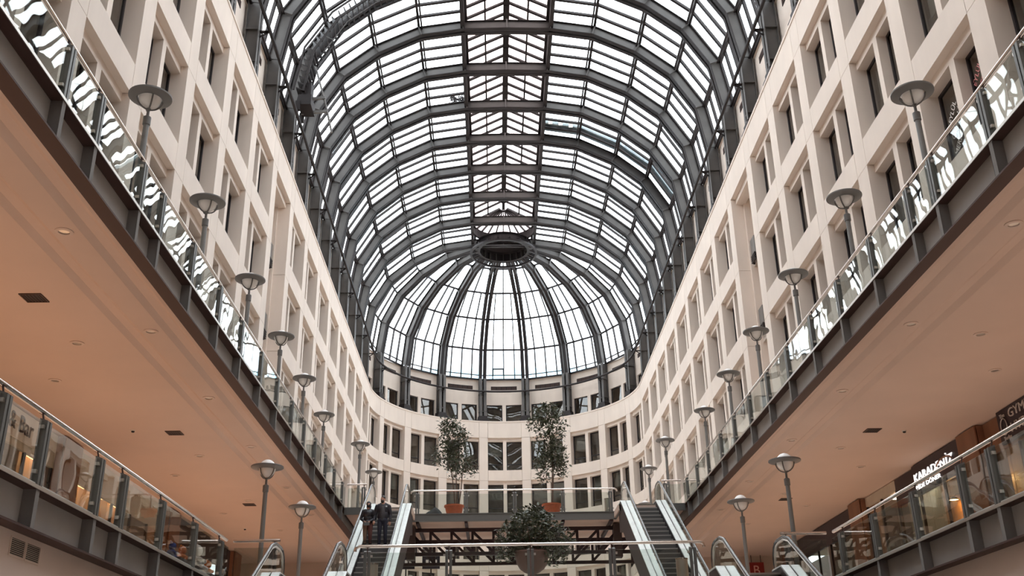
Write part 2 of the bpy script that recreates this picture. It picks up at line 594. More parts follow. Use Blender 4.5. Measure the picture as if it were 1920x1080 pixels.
walls = {}
for side, nm in ((-1, 'left'), (1, 'right')):
    w_ = structure('wall_' + nm, 'cream precast stone office facade with deep paired windows on the %s' % nm)
    walls[nm] = w_
    rz = -side * pi / 2
    for k in range(KN, 8):
        yk = YP(k)
        for r, zb in enumerate(ZB[:4]):
            obj('pier_panel', KS.pier if r < 3 else KS.pierlow, w_, (side * W, yk, zb), rz)
        obj('pier_cap_panel', KS.piertop, w_, (side * W, yk, ZB[0]), rz)
        obj('pier_panel', KS.toppier, w_, (side * W, yk, 0), rz)
    for k in range(KN, 7):
        ym = YP(k) + PITCH / 2
        slotbay = (k == -2)
        for r, zb in enumerate(ZB[:4]):
            loc = (side * W, ym, zb)
            if slotbay and r > 0:
                continue
            obj('cornice_panel' if r == 0 else 'spandrel_panel', KS.cornice if r == 0 else KS.spandrel, w_, loc, rz)
            obj('lintel', KS.lintel, w_, loc, rz)
            if slotbay:
                continue
            obj('mullion', KS.mullion, w_, loc, rz)
            for j, t in enumerate(KS.win):
                place_window(w_, t, loc, rz, random.random() < 0.3)
        loc = (side * W, ym, 0)
        obj('mullion', KS.topmull, w_, loc, rz)
        obj('spandrel_panel', KS.toppanel, w_, loc, rz)
        obj('sill', KS.sill, w_, loc, rz)
        for t in KS.topwin:
            place_window(w_, t, loc, rz)
        v_ = obj('vent', KS.vent, w_, loc, rz)
        obj('vent_slats', KS.ventslat, v_)['kind'] = 'stuff'
        if slotbay:
            sm = MB()
            h0, h1 = ZU, 22.15
            sm.box(-1.42, -1.40 + 0.12, 0.5, 1.6, h0, h1)
            sm.box(1.28, 1.42, 0.5, 1.6, h0, h1)
            sm.box(-1.42, 1.42, 1.55, 1.7, h0, h1)
            obj('recess_panel', sm.mesh('recess_panel', 'concrete'), w_, loc, rz)
    # slab over the offices, office back wall, plain bay near the camera
    x0, x1 = side * 10.0, side * 13.6
    obj('ledge_slab', MB().box(min(side * 9.9, side * 11.9), max(side * 9.9, side * 11.9), YP(KN) - 12, YC, 23.30, 23.44).mesh('ledge_slab', 'concrete'), w_)
    obj('office_back_panel', MB().box(min(side * 10.95, side * 11.1), max(side * 10.95, side * 11.1), YP(KN) - 12, YC, 9.7, 27.0).mesh('office_back', 'interior'), w_)
    obj('roof_edge_slab', MB().box(min(side * 10.4, side * 14.5), max(side * 10.4, side * 14.5), YP(KN) - 12, YC, 26.9, 27.1).mesh('roof_edge', 'concrete'), w_)
    obj('plain_panel', MB().box(min(side * 9.36, side * 9.9), max(side * 9.36, side * 9.9), -3, YP(KN) - 0.4, 9.3, 27.0).mesh('plain_panel', 'concrete'), w_)
    # floor slabs between the office storeys
    for zb in ZB[:4]:
        obj('office_floor_slab', MB().box(min(side * 9.97, side * 10.95), max(side * 9.97, side * 10.95), YP(KN), YC, zb + 0.1, zb + 0.5).mesh('office_slab', 'interior'), w_)

wb_ = structure('wall_back', 'curved cream stone facade closing the far end of the hall')
for i in range(10):
    a = radians(-90 + 20 * i)
    for r, zb in enumerate(ZB):
        if 0 < i < 9:
            obj('pier_panel', KA.pier, wb_, (0, YC, zb), -a)
    if 0 < i < 9:
        obj('pier_cap_panel', KA.piertop, wb_, (0, YC, ZB[0]), -a)
        obj('pier_panel', KA.toppier, wb_, (0, YC, 0), -a)
for i in range(9):
    a = radians(-80 + 20 * i)
    for r, zb in enumerate(ZB):
        loc = (0, YC, zb)
        obj('cornice_panel' if r == 0 else 'spandrel_panel', KA.cornice if r == 0 else KA.spandrel, wb_, loc, -a)
        obj('lintel', KA.lintel, wb_, loc, -a)
        obj('mullion', KA.mullion, wb_, loc, -a)
        for t in KA.win:
            place_window(wb_, t, loc, -a, random.random() < 0.5)
    loc = (0, YC, 0)
    obj('mullion', KA.topmull, wb_, loc, -a)
    obj('spandrel_panel', KA.toppanel, wb_, loc, -a)
    obj('sill', KA.sill, wb_, loc, -a)
    for t in KA.topwin:
        place_window(wb_, t, loc, -a)
    v_ = obj('vent', KA.vent, wb_, loc, -a)
    obj('vent_slats', KA.ventslat, v_)['kind'] = 'stuff'
mb = MB()
bent(mb, -W * pi / 2, W * pi / 2, 0.55, 2.5, 23.30, 23.44, W, 36)
obj('ledge_slab', mb.mesh('ledge_slab_curved', 'concrete'), wb_, (0, YC, 0))
mb = MB()
bent(mb, -W * pi / 2, W * pi / 2, 1.6, 1.75, 4.0, 27.0, W, 36)
obj('office_back_panel', mb.mesh('office_back_curved', 'interior'), wb_, (0, YC, 0))
mb = MB()
bent(mb, -W * pi / 2, W * pi / 2, 1.05, 5, 26.9, 27.1, W, 36)
obj('roof_edge_slab', mb.mesh('roof_edge_curved', 'concrete'), wb_, (0, YC, 0))
for zb in ZB:
    mb = MB()
    bent(mb, -W * pi / 2, W * pi / 2, 0.62, 1.6, zb + 0.1, zb + 0.5, W, 36)
    obj('office_floor_slab', mb.mesh('office_slab_curved', 'interior'), wb_, (0, YC, 0))
mb = MB()
bent(mb, -W * pi / 2, W * pi / 2, 0, 0.6, 0, 6.35, W, 36)
obj('base_panel', mb.mesh('base_panel_curved', 'concrete'), wb_, (0, YC, 0))

# ------------------------------------------------------------------ steel and glass roof
roof = structure('ceiling', 'dark steel arches, columns and purlins of the barrel vault')
rib_me = twin_rib(FULL).mesh('arch_rib', 'steel')
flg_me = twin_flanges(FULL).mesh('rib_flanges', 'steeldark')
stf_me = rib_stiffeners(FULL).mesh('rib_stiffeners', 'steel')
col_me = {}
for side in (-1, 1):
    p = [(side * 9.5, 27.0), (side * 9.5, 23.9)]
    if side < 0:
        p = p[::-1]
    m = twin_rib(p)
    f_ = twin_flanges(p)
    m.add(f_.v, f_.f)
    for z in (25.75, 24.3):
        m.box(min(side * 9.5, side * 10.0), max(side * 9.5, side * 10.0), -0.29, 0.29, z - 0.02, z + 0.02)
    c_ = m.mesh('column', 'steel')
    b_ = MB().box(-0.42, 0.34, -0.46, 0.46, 23.42, 23.62).box(-0.36, 0.30, -0.38, 0.38, 23.62, 23.74).box(-0.33, 0.28, -0.34, 0.34, 23.74, 23.92)
    col_me[side] = (c_, b_.mesh('column_plinth', 'steeldark'))
br_me = MB().box(-0.04, 0.04, -0.12, 0.12, -0.02, 0.02).box(-0.36, 0.0, -0.05, 0.05, -0.015, 0.015)
for k in range(KF, 8):
    rb = obj('arch_rib', rib_me, roof, (0, YP(k), 0))
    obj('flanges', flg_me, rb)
    obj('stiffener_plates', stf_me, rb)['kind'] = 'stuff'
    for side in (-1, 1):
        c = obj('column', col_me[side][0], roof, (0, YP(k), 0))
        obj('plinth', col_me[side][1], c, (side * 9.78, 0, 0))
        b = MB()
        b.beam((side * 9.52, 0, 25.8), (side * 9.12, 0, 25.8), 0.16, 0.03).beam((side * 9.52, 0, 25.55), (side * 9.2, 0, 25.78), 0.04, 0.05)
        obj('bracket', b.mesh('tube_bracket', 'steeldark'), c)
# purlins
for k in range(KF, 7):
    for j, (x, z) in enumerate(GL):
        for side in ((1,) if j == 0 else (-1, 1)):
            if j in (0, 1):
                continue
            key = 'purlin%d%d' % (j, side)
            me = bpy.data.meshes.get(key)
            if me is None:
                m = MB()
                m.beam((side * (x - 0.05), 0.16, z - 0.05), (side * (x - 0.05), PITCH - 0.16, z - 0.05), 0.12, 0.16)
                m.beam((side * (x - 0.20), 0.16, z - 0.14 if j < 5 else z - 0.1), (side * (x - 0.20), PITCH - 0.16, z - 0.14 if j < 5 else z - 0.1), 0.08, 0.08)
                me = m.mesh(key, 'steeldark')
            obj('purlin', me, roof, (0, YP(k), 0))
# glazing bars and panes, left and right slopes
halves = {}
for side, nm in ((-1, 'left'), (1, 'right')):
    h = structure('ceiling_' + nm, 'glazed %s slope of the barrel vault roof' % nm)
    halves[side] = h
    bar = MB()
    for j in range(1, 6):
        a, b = GL[j], GL[j + 1]
        bar.beam((side * a[0], 0, a[1]), (side * b[0], 0, b[1]), 0.11, 0.15, (0, 1, 0))
    bar_me = bar.mesh('glazing_bar_' + nm, 'steeldark')
    panes = []
    for j in range(1, 6):
        a, b = GL[j], GL[j + 1]
        dx, dz = b[0] - a[0], b[1] - a[1]
        l = sqrt(dx * dx + dz * dz)
        nx, nz = -dz / l * 0.012, dx / l * 0.012
        e = 0.02
        A = (a[0] + dx / l * e, a[1] + dz / l * e)
        B = (b[0] - dx / l * e, b[1] - dz / l * e)
        def pane(w_):
            p = [(side * A[0], 0.03, A[1]), (side * B[0], 0.03, B[1]), (side * B[0], w_ - 0.03, B[1]), (side * A[0], w_ - 0.03, A[1])]
            q = [(v[0] + side * nx * -1, v[1], v[2] + abs(nz)) for v in p]
            return MB().hexa(p + q)
        panes.append((pane(PITCH / 4).mesh('roof_pane_%s%d' % (nm, j), 'roofglass'), pane(PITCH)))
    whole = MB()
    for _, m in panes:
        whole.add(m.v, m.f)
    whole_me = whole.mesh('roof_bay_glass_' + nm, 'roofglass')
    for k in range(KF, 7):
        for q in range(4):
            obj('glazing_bar', bar_me, h, (0, YP(k) + PITCH * (q + (0 if q else 0.0)) / 4, 0))
        if k < KV:
            obj('glass_sheet', whole_me, h, (0, YP(k), 0))
        else:
            for q in range(4):
                for me, _ in panes:
                    obj('glass_pane', me, h, (0, YP(k) + PITCH * q / 4, 0))
# wire bracing
wire = MB()
for side in (-1, 1):
    for j in range(1, 5):
        a, b = GL[j], GL[j + 1]
        p0, p1 = Vector((side * (a[0] - 0.1), 0.3, a[1] - 0.22)), Vector((side * (b[0] - 0.12), 0.3, b[1] - 0.2))
        q0, q1 = p0 + Vector((0, PITCH - 0.6, 0)), p1 + Vector((0, PITCH - 0.6, 0))
        wire.tube([p0, q1], 0.012, 5)
        wire.tube([p1, q0], 0.012, 5)
wire_me = wire.mesh('brace_wires', 'steeldark')
for k in (0, 5):
    obj('brace_wires', wire_me, roof, (0, YP(k), 0))['kind'] = 'stuff'
# lantern along the crown
lan = structure('ceiling_lantern', 'gabled glass lantern running along the crown of the vault')
ZE, ZR = 34.75, 35.95
lb = MB()
for side in (-1, 1):
    lb.box(min(side * 2.14, side * 2.34), max(side * 2.14, side * 2.34), 0.02, PITCH - 0.02, 34.1, 34.8)
    lb.box(min(side * 2.0, side * 2.16), max(side * 2.0, side * 2.16), 0.02, PITCH - 0.02, 34.60, 34.74)
lb_me = lb.mesh('lantern_side_beam', 'steeldark')
rg = MB().box(-0.10, 0.10, 0.02, PITCH - 0.02, 35.72, 36.0).box(-0.16, 0.16, 0.02, PITCH - 0.02, 35.66, 35.72)
rg_me = rg.mesh('ridge_beam', 'steeldark')
mp_me = {}
raf_me = {}
lp_me = {}
for side in (-1, 1):
    mp_me[side] = MB().beam((side * 1.1, 0.02, 35.3), (side * 1.1, PITCH - 0.02, 35.3), 0.09, 0.16).mesh('lantern_purlin', 'steeldark')
    raf_me[side] = MB().beam((side * 2.2, 0, ZE), (side * 0.05, 0, ZR - 0.08), 0.10, 0.16, (0, 1, 0)).mesh('lantern_rafter', 'steeldark')
    for part, (xa, xb) in enumerate(((2.2, 1.12), (1.08, 0.1))):
        za = ZE + (ZR - ZE) * (2.2 - xa) / 2.2 + 0.06
        zb2 = ZE + (ZR - ZE) * (2.2 - xb) / 2.2 + 0.06
        p = [(side * xa, 0.03, za), (side * xb, 0.03, zb2), (side * xb, PITCH / 4 - 0.03, zb2), (side * xa, PITCH / 4 - 0.03, za)]
        lp_me[(side, part)] = MB().hexa(p + [(v[0], v[1], v[2] + 0.015) for v in p]).mesh('lantern_pane', 'lanternglass')
for k in range(KF, 7):
    y = YP(k)
    obj('side_beam', lb_me, lan, (0, y, 0))
    last = k == 6
    if last:
        obj('ridge_beam', MB().box(-0.10, 0.10, 0.02, 1.05, 35.72, 36.0).mesh('ridge_beam_end', 'steeldark'), lan, (0, y, 0))
    else:
        obj('ridge_beam', rg_me, lan, (0, y, 0))
    for side in (-1, 1):
        if last:
            obj('purlin', MB().beam((side * 1.1, 0.02, 35.3), (side * 1.1, 1.05, 35.3), 0.09, 0.16).mesh('lantern_purlin_end', 'steeldark'), lan, (0, y, 0))
        else:
            obj('purlin', mp_me[side], lan, (0, y, 0))
        for q in range(1 if last else 4):
            obj('rafter', raf_me[side], lan, (0, y + PITCH * q / 4, 0))
            for part in (0, 1):
                obj('glass_pane', lp_me[(side, part)], lan, (0, y + PITCH * q / 4, 0))
# conical end of the lantern
YCO = YP(6) + 1.05
for i in range(13):
    a = radians(-90 + 15 * i)
    m = MB().beam((2.25 * sin(a), 2.25 * cos(a), ZE), (0.25 * sin(a), 0.25 * cos(a), ZR - 0.14), 0.08, 0.14)
    obj('cone_rafter', m.mesh('cone_rafter', 'steeldark'), lan, (0, YCO, 0))
for i in range(12):
    a0, a1 = radians(-90 + 15 * i + 0.8), radians(-90 + 15 * (i + 1) - 0.8)
    p = []
    for r_, z_ in ((2.25, ZE + 0.05), (0.25, ZR - 0.08)):
        p.append([(r_ * sin(a0), r_ * cos(a0), z_), (r_ * sin(a1), r_ * cos(a1), z_)])
    b4 = [p[0][0], p[0][1], p[1][1], p[1][0]]
    obj('cone_pane', MB().hexa(b4 + [(v[0], v[1], v[2] + 0.015) for v in b4]).mesh('cone_pane', 'lanternglass'), lan, (0, YCO, 0))
ring = [(1.25 * sin(radians(a)), 1.25 * cos(radians(a)), 35.27) for a in range(-90, 91, 10)]
obj('cone_ring', MB().tube(ring, 0.045, 6).mesh('cone_ring', 'steeldark'), lan, (0, YCO, 0))
eave = [(2.25 * sin(radians(a)), 2.25 * cos(radians(a)), ZE - 0.3) for a in range(-90, 91, 10)]
em = MB()
for i in range(18):
    em.beam(eave[i], eave[i + 1], 0.14, 0.66)
obj('cone_kerb', em.mesh('cone_kerb', 'steeldark'), lan, (0, YCO, 0))

# dome over the apse
dome = structure('ceiling_dome', 'ribbed half dome of glass over the curved end of the hall')
drib_me = twin_rib(HALF).mesh('dome_rib', 'steel')
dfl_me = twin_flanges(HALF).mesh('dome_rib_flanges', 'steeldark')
dst_me = rib_stiffeners(HALF).mesh('dome_rib_stiffeners', 'steel')
for i in range(1, 9):
    a = radians(-90 + 20 * i)
    rz = pi / 2 - a
    rb = obj('dome_rib', drib_me, dome, (0, YC, 0), rz)
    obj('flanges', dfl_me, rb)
    obj('stiffener_plates', dst_me, rb)['kind'] = 'stuff'
    c = obj('column', col_me[1][0], dome, (0, YC, 0), rz)
    obj('plinth', col_me[1][1], c, (9.78, 0, 0))
    b = MB().beam((9.52, 0, 25.8), (9.12, 0, 25.8), 0.16, 0.03).beam((9.52, 0, 25.55), (9.2, 0, 25.78), 0.04, 0.05)
    obj('bracket', b.mesh('tube_bracket', 'steeldark'), c)
nsub = {1: 2, 2: 2, 3: 4, 4: 4, 5: 4}
dome_meshes = {}
def polar(r, a, z):
    return Vector((r * sin(a), r * cos(a), z))
hb = radians(10)
for j in range(1, 6):
    (r0, z0), (r1, z1) = GL[j], GL[j + 1]
    n = nsub[j]
    L0, L1 = polar(r0, -hb, z0), polar(r0, hb, z0)
    B0, B1 = polar(r1, -hb, z1), polar(r1, hb, z1)
    ps, bs = [], []
    for q in range(n):
        t0, t1 = q / n + 0.01, (q + 1) / n - 0.01
        p = [L0.lerp(L1, t0), L0.lerp(L1, t1), B0.lerp(B1, t1), B0.lerp(B1, t0)]
        nr = (p[1] - p[0]).cross(p[3] - p[0]).normalized() * 0.012
        ps.append(MB().hexa(p + [v + nr for v in p]).mesh('dome_pane%d%d' % (j, q), 'roofglass'))
        if q:
            bs.append(MB().beam(L0.lerp(L1, q / n), B0.lerp(B1, q / n), 0.085, 0.13, (0, 1, 0.3)).mesh('dome_bar%d%d' % (j, q), 'steeldark'))
    pl = MB().beam(B0 - Vector((0, 0.05, 0.05)), B1 - Vector((0, 0.05, 0.05)), 0.08, 0.13)
    if j == 5:
        t = 0.87
        pl.beam(L0.lerp(B0, t), L1.lerp(B1, t), 0.06, 0.07)
    dome_meshes[j] = (ps, bs, pl.mesh('dome_purlin%d' % j, 'steeldark'))
for i in range(9):
    a = radians(-80 + 20 * i)
    for j in range(1, 6):
        ps, bs, pl = dome_meshes[j]
        for me in ps:
            obj('glass_pane', me, dome, (0, YC, 0), -a)
        for me in bs:
            obj('glazing_bar', me, dome, (0, YC, 0), -a)
        obj('purlin', pl, dome, (0, YC, 0), -a)
# opening vent sash in the centre bay
vs0 = MB()
(r0, z0), (r1, z1) = GL[5], GL[6]
for (u0, u1, v0, v1) in ((0.25, 0.27, 0.66, 0.88), (0.48, 0.50, 0.66, 0.88), (0.25, 0.50, 0.66, 0.68)):
    def pt(u, v):
        return polar(r0, -hb, z0).lerp(polar(r0, hb, z0), u).lerp(polar(r1, -hb, z1).lerp(polar(r1, hb, z1), u), v)
    vs0.beam(pt((u0 + u1) / 2 if u1 - u0 < 0.1 else u0, v0), pt((u0 + u1) / 2 if u1 - u0 < 0.1 else u1, v1 if v1 - v0 > 0.1 else v0), 0.06, 0.1)
obj('vent_sash', vs0.mesh('vent_sash', 'steeldark'), dome, (0, YC, 0))
# oculus compression ring
oc = MB()
oc.lathe([(2.30, 33.36), (2.44, 33.36), (2.44, 33.50), (2.30, 33.50)], 48, close=True)
oc.lathe([(1.72, 33.62), (2.08, 33.62), (2.08, 33.66), (1.72, 33.66)], 48, close=True)
orr = obj('oculus_ring', oc.mesh('oculus_ring', 'steeldark'), dome, (0, YC, 0))
dr = MB()
dr.lathe([(1.80, 33.66), (1.84, 33.66), (1.84, 34.2), (1.80, 34.2)], 48, close=True)
dr.lathe([(1.55, 34.2), (2.0, 34.2), (2.0, 34.24), (1.55, 34.24)], 48, close=True)
dr.lathe([(0.45, 34.26), (1.7, 34.26), (1.7, 34.30), (0.45, 34.30)], 32, close=True)
obj('drum', dr.mesh('oculus_drum', 'steeldark'), orr)
os_ = MB()
for i in range(20):
    a = 2 * pi * i / 20
    os_.beam((1.62 * cos(a), 1.62 * sin(a), 33.92), (1.80 * cos(a), 1.80 * sin(a), 33.92), 0.03, 0.5)
obj('ring_stiffeners', os_.mesh('oculus_stiffeners', 'steel'), orr)['kind'] = 'stuff'
for i in range(1, 9):
    for d_ in (-0.07, 0.07):
        a = radians(-90 + 20 * i)
        m = MB().beam((2.36 * sin(a) + d_ * 2 * cos(a), 2.36 * cos(a) - d_ * 2 * sin(a), 33.55), (1.9 * sin(a) + d_ * 1.6 * cos(a), 1.9 * cos(a) - d_ * 1.6 * sin(a), 33.72), 0.10, 0.22)
        obj('ring_strut', m.mesh('oculus_strut', 'steeldark'), orr)
for i in range(10):
    a = radians(80 + 20 * i + 10)
    m = MB().beam((2.36 * sin(a), 2.36 * cos(a), 33.55), (1.9 * sin(a), 1.9 * cos(a), 33.72), 0.10, 0.22)
    obj('ring_strut', m.mesh('oculus_strut', 'steeldark'), orr)

# service tube running along the springing of the arches
tube_pts = [(-9.12, -3, 25.8), (-9.12, YC, 25.8)]
tube_pts += [(9.12 * sin(radians(a)), YC + 9.12 * cos(radians(a)), 25.8) for a in range(-86, 87, 4)]
tube_pts += [(9.12, YC, 25.8), (9.12, -3, 25.8)]
obj('gantry_rail_tube', MB().tube(tube_pts, 0.075, 8).mesh('rail_tube', 'steeldark', True), roof)

# ================================================================== GALLERIES
POSTY = [5.9, 8.1, 10.2, 12.38, 13.62, 15.72, 16.85, 18.95, 21.15, 23.3, 25.54, 27.7, 29.94, 32.1, 34.27, 36.6, 38.8, 41.0]

def sgn(side, a, b):
    return (min(side * a, side * b), max(side * a, side * b))


def gallery_floor(side, ztop, zbot, name, label, y1, sofmat, yx=0):
    g = structure(name, label)
    x = lambda a, b: sgn(side, a, b)
    obj('deck_slab', MB().box(*x(GX + 0.24, 14.5), -3, y1, zbot + 0.14, ztop).mesh('deck_slab', 'floor'), g)
    obj('edge_flange', MB().box(*x(GX, GX + 0.24), -3, y1, ztop - 0.03, ztop + 0.015).mesh('edge_flange', 'flange'), g)
    obj('edge_trim', MB().box(*x(GX - 0.012, GX + 0.004), -3, y1, ztop - 0.03, ztop + 0.02).mesh('edge_trim', 'stainless'), g)
    obj('bottom_flange', MB().box(*x(GX, GX + 0.26), -3, y1, zbot, zbot + 0.03).mesh('bottom_flange', 'flange'), g)
    ys = [-3] + [p + 0.38 for p in POSTY if p + 0.38 < y1]
    ys = [v for i, v in enumerate(ys) if i == 0 or v - ys[i - 1] > 0.5] + [y1]
    for a, b in zip(ys[:-1], ys[1:]):
        obj('fascia_panel', MB().box(*x(GX + 0.19, GX + 0.215), a + 0.006, b - 0.006, zbot + 0.03, ztop - 0.02).mesh('fascia_panel', 'fascia'), g)
    st = MB().box(*x(GX + 0.012, GX + 0.19), -0.04, 0.04, zbot + 0.03, ztop - 0.03).box(*x(GX + 0.008, GX + 0.02), -0.055, 0.055, zbot + 0.03, ztop - 0.03)
    stm = st.mesh('fascia_stiffener', 'stiffener')
    for p in POSTY:
        if p < y1:
            obj('stiffener', stm, g, (0, p, 0))
    # plaster soffit with two shallow coves along the edge
    z = zbot + 0.045
    pr = [(GX + 0.22, z), (7.30, z), (7.42, z + 0.075), (7.60, z + 0.075), (7.72, z), (8.20, z), (8.32, z + 0.075), (8.50, z + 0.075),
          (8.62, z), (14.5, z), (14.5, z + 0.3), (GX + 0.22, z + 0.3)]
    if zbot < 6:
        pr = [(GX + 0.24, z), (14.5, z), (14.5, z + 0.2), (GX + 0.24, z + 0.2)]
    pr = [(side * a, b) for a, b in pr]
    obj('soffit', MB().extr(pr, -3, y1).mesh('soffit', sofmat), g)
    if yx:
        obj('deck_slab', MB().box(*x(GX + 0.02, 9.6), y1, yx, zbot + 0.14, ztop).mesh('deck_slab', 'floor'), g)
    return g


YE = 52.0
gallery_floor(-1, ZU, 9.27, 'floor_upper_left', 'upper gallery deck with grey steel edge on the left', YE, 'soffit', 60)
gallery_floor(1, ZU, 9.27, 'floor_upper_right', 'upper gallery deck with grey steel edge on the right', YE, 'soffit', 60)
gallery_floor(-1, ZL, 4.08, 'floor_lower_left', 'lower gallery deck with grey steel edge on the left', 24.7, 'soffitlow')
gallery_floor(1, ZL, 4.08, 'floor_lower_right', 'lower gallery deck with grey steel edge on the right', 24.7, 'soffitlow')
# lower deck across the hall beyond the front bridge edge
ld = structure('floor_lower_deck', 'lower level deck spanning the hall beyond the escalators')
obj('deck_slab', MB().box(-14.5, 14.5, 25.0, 77, 4.2, ZL).mesh('lower_deck', 'floor'), ld)
obj('edge_fascia', MB().box(-4.2, 4.2, 24.93, 25.0, 4.1, ZL + 0.01).mesh('lower_deck_edge', 'fascia'), ld)
# end walls closing the galleries
for side, nm in ((-1, 'left'), (1, 'right')):
    ew = structure('wall_end_' + nm, 'plain tan wall closing the lower gallery on the %s' % nm)
    obj('wall_panel', MB().box(*sgn(side, 7.4, 14.5), YE, YE + 0.2, ZL, 9.4).mesh('end_wall', 'plaster'), ew)
    sw = structure('wall_shops_' + nm, 'shop back walls behind the %s galleries' % nm)
    obj('wall_panel', MB().box(*sgn(side, 17.0, 17.2), -3, 80, 0, 9.9).mesh('shop_back_wall', 'shopdark'), sw)
    obj('lower_wall_panel', MB().box(*sgn(side, GX + 0.235, GX + 0.4), -3, 24.7, 0, 4.1).box(*sgn(side, 13.0, 13.2), 24.7, 80, 0, 4.1).mesh('ground_shop_wall', 'soffitlow'), structure('wall_ground_' + nm, 'ground level shop wall'))
    obj('shop_ceiling', MB().box(*sgn(side, 14.45, 17.1), -3, YE, 9.3, 9.5).mesh('shop_ceiling', 'shopcream'), structure('ceiling_shops_' + nm, 'shop ceiling'))
    obj('shop_floor', MB().box(*sgn(side, 14.45, 17.1), -3, YE, 4.4, 4.65).mesh('shop_floor', 'floor'), structure('floor_shops_' + nm, 'shop floor'))

# ------------------------------------------------------------------ balustrades
def balustrade(name, label, p0, p1, posts, z, ext0=0.0, ext1=0.0, bend0=False, bend1=False, drop=0.0):
    """posts are distances from p0 along p0->p1; local x runs along the rail, local y points into the deck"""
    p0, p1 = Vector(p0), Vector(p1)
    d = p1 - p0
    L = d.length
    ang = math.atan2(d.y, d.x)
    t = thing(name, label, 'balustrade', (p0.x, p0.y, z), ang)
    post = MB()
    for s_ in (-1, 1):
        post.hexa([(s_ * 0.048 - 0.032, 0.0, 0.02), (s_ * 0.048 + 0.032, 0.0, 0.02), (s_ * 0.048 + 0.032, 0.11, 0.02), (s_ * 0.048 - 0.032, 0.11, 0.02),
                   (s_ * 0.048 - 0.032, 0.0, 0.90), (s_ * 0.048 + 0.032, 0.0, 0.90), (s_ * 0.048 + 0.032, 0.11, 0.94), (s_ * 0.048 - 0.032, 0.11, 0.94)])
    post.box(-0.10, 0.10, -0.01, 0.14, 0.0, 0.022)
    post_me = post.mesh('balustrade_post', 'post')
    cl = MB()
    for zz in (0.17, 0.78):
        for s_ in (-1, 1):
            cl.box(s_ * 0.10 - 0.03, s_ * 0.10 + 0.03, 0.02, 0.085, zz, zz + 0.05)
    cl_me = cl.mesh('glass_clamp', 'stainless')
    br = MB().tube([(0, 0.07, 0.88), (0, 0.10, 0.95), (0, 0.12, 1.03)], 0.014, 6).box(-0.05, 0.05, 0.09, 0.15, 1.018, 1.028)
    br_me = br.mesh('rail_bracket', 'flange')
    for s_ in posts:
        o = obj('post', post_me, t, (s_, 0, 0))
        obj('clamps', cl_me, o)['kind'] = 'stuff'
        obj('rail_bracket', br_me, o)
    ends = [-ext0] + list(posts) + [L + ext1]
    for a, b in zip(ends[:-1], ends[1:]):
        if b - a > 0.3:
            obj('glass_panel', MB().box(a + 0.05, b - 0.05, 0.045, 0.057, 0.03, 0.88).mesh('balustrade_glass', 'railglass'), t)
    obj('base_channel', MB().box(-ext0, L + ext1, 0.025, 0.08, 0.0, 0.05).mesh('balustrade_channel', 'alu'), t)
    pts = []
    if bend0:
        pts += [(-ext0 - 0.10, 0.12, 0.93), (-ext0 - 0.09, 0.12, 1.0)]
    pts += [(-ext0, 0.12, 1.05), (L + ext1, 0.12, 1.05)]
    if bend1:
        pts += [(L + ext1 + 0.09, 0.12, 1.0), (L + ext1 + 0.10, 0.12, 0.93)]
    obj('handrail', MB().tube(pts, 0.037, 10).mesh('balustrade_handrail', 'chrome', True), t)
    return t

ya = 4.0
for side, sn in ((-1, 'left'), (1, 'right')):
    for z, lv, yend in ((ZU, 'upper', 41.9), (ZL, 'lower', 24.0)):
        ps = [p for p in POSTY if p < yend]
        lab = 'long glass and steel balustrade along the edge of the %s gallery on the %s' % (lv, sn)
        if side > 0:    # local y must point to +x : run towards -y
            balustrade('glass_balustrade', lab, (side * GX, yend, 0), (side * GX, ya, 0), sorted(yend - p for p in ps), z)
        else:
            balustrade('glass_balustrade', lab, (side * GX, ya, 0), (side * GX, yend, 0), [p - ya for p in ps], z)
        xin = 6.12 if lv == 'upper' else 5.85
        lab = 'short return of glass balustrade beside the %s escalator, %s level' % (sn, lv)
        if side < 0:
            balustrade('glass_balustrade', lab, (-GX, yend + 0.05, 0), (-xin, yend + 0.05, 0), [GX - xin - 0.12], z)
        else:
            balustrade('glass_balustrade', lab, (xin, yend + 0.05, 0), (GX, yend + 0.05, 0), [0.12], z)
balustrade('glass_balustrade', 'glass balustrade across the upper bridge in front of the terracotta pots', (-4.2, 43.35, 0), (4.2, 43.35, 0),
           [0.08, 2.15, 4.22, 6.27, 8.3], ZU, 0.1, 0.1, True, True)
balustrade('glass_balustrade', 'nearest glass balustrade across the hall below the bush', (-3.98, 25.05, 0), (3.98, 25.05, 0),
           [0.05, 2.01, 3.98, 5.95, 7.91], ZL, 0.15, 0.15, True, True)

# ------------------------------------------------------------------ upper bridge with trusses
br = tag(empty('floor_bridge', (0, 43.3, ZU)), 'upper footbridge with grey edge beam on maroon steel trusses', None, None, 'structure')
obj('deck_slab', MB().box(-6.9, 6.9, 0.05, 5.0, -0.24, -0.02).mesh('bridge_slab', 'soffit'), br)
obj('deck_slab', MB().box(-6.9, -4.2, -1.6, 0.05, -0.24, -0.02).box(4.2, 6.9, -1.6, 0.05, -0.24, -0.02).mesh('landing_slab', 'soffit'), br)
obj('floor_finish', MB().box(-6.9, 6.9, 0.05, 5.0, -0.02, 0.0).box(-6.9, -4.2, -1.6, 0.05, -0.02, 0).box(4.2, 6.9, -1.6, 0.05, -0.02, 0).mesh('bridge_floor', 'floor'), br)
eb = MB().box(-4.3, 4.3, -0.06, 0.0, -0.27, 0.02).box(-4.3, 4.3, -0.10, 0.1, 0.0, 0.03).box(-4.3, 4.3, -0.10, 0.1, -0.29, -0.26)
obj('edge_beam', eb.mesh('bridge_edge_beam', 'post'), br)
for s_ in (-1, 1):
    e2 = MB().box(*sgn(s_, 4.25, 4.32), -1.6, 0.0, -0.27, 0.02).box(*sgn(s_, 6.0, 6.95), -1.66, -1.58, -0.27, 0.02)
    obj('edge_beam', e2.mesh('bridge_side_beam', 'post'), br)
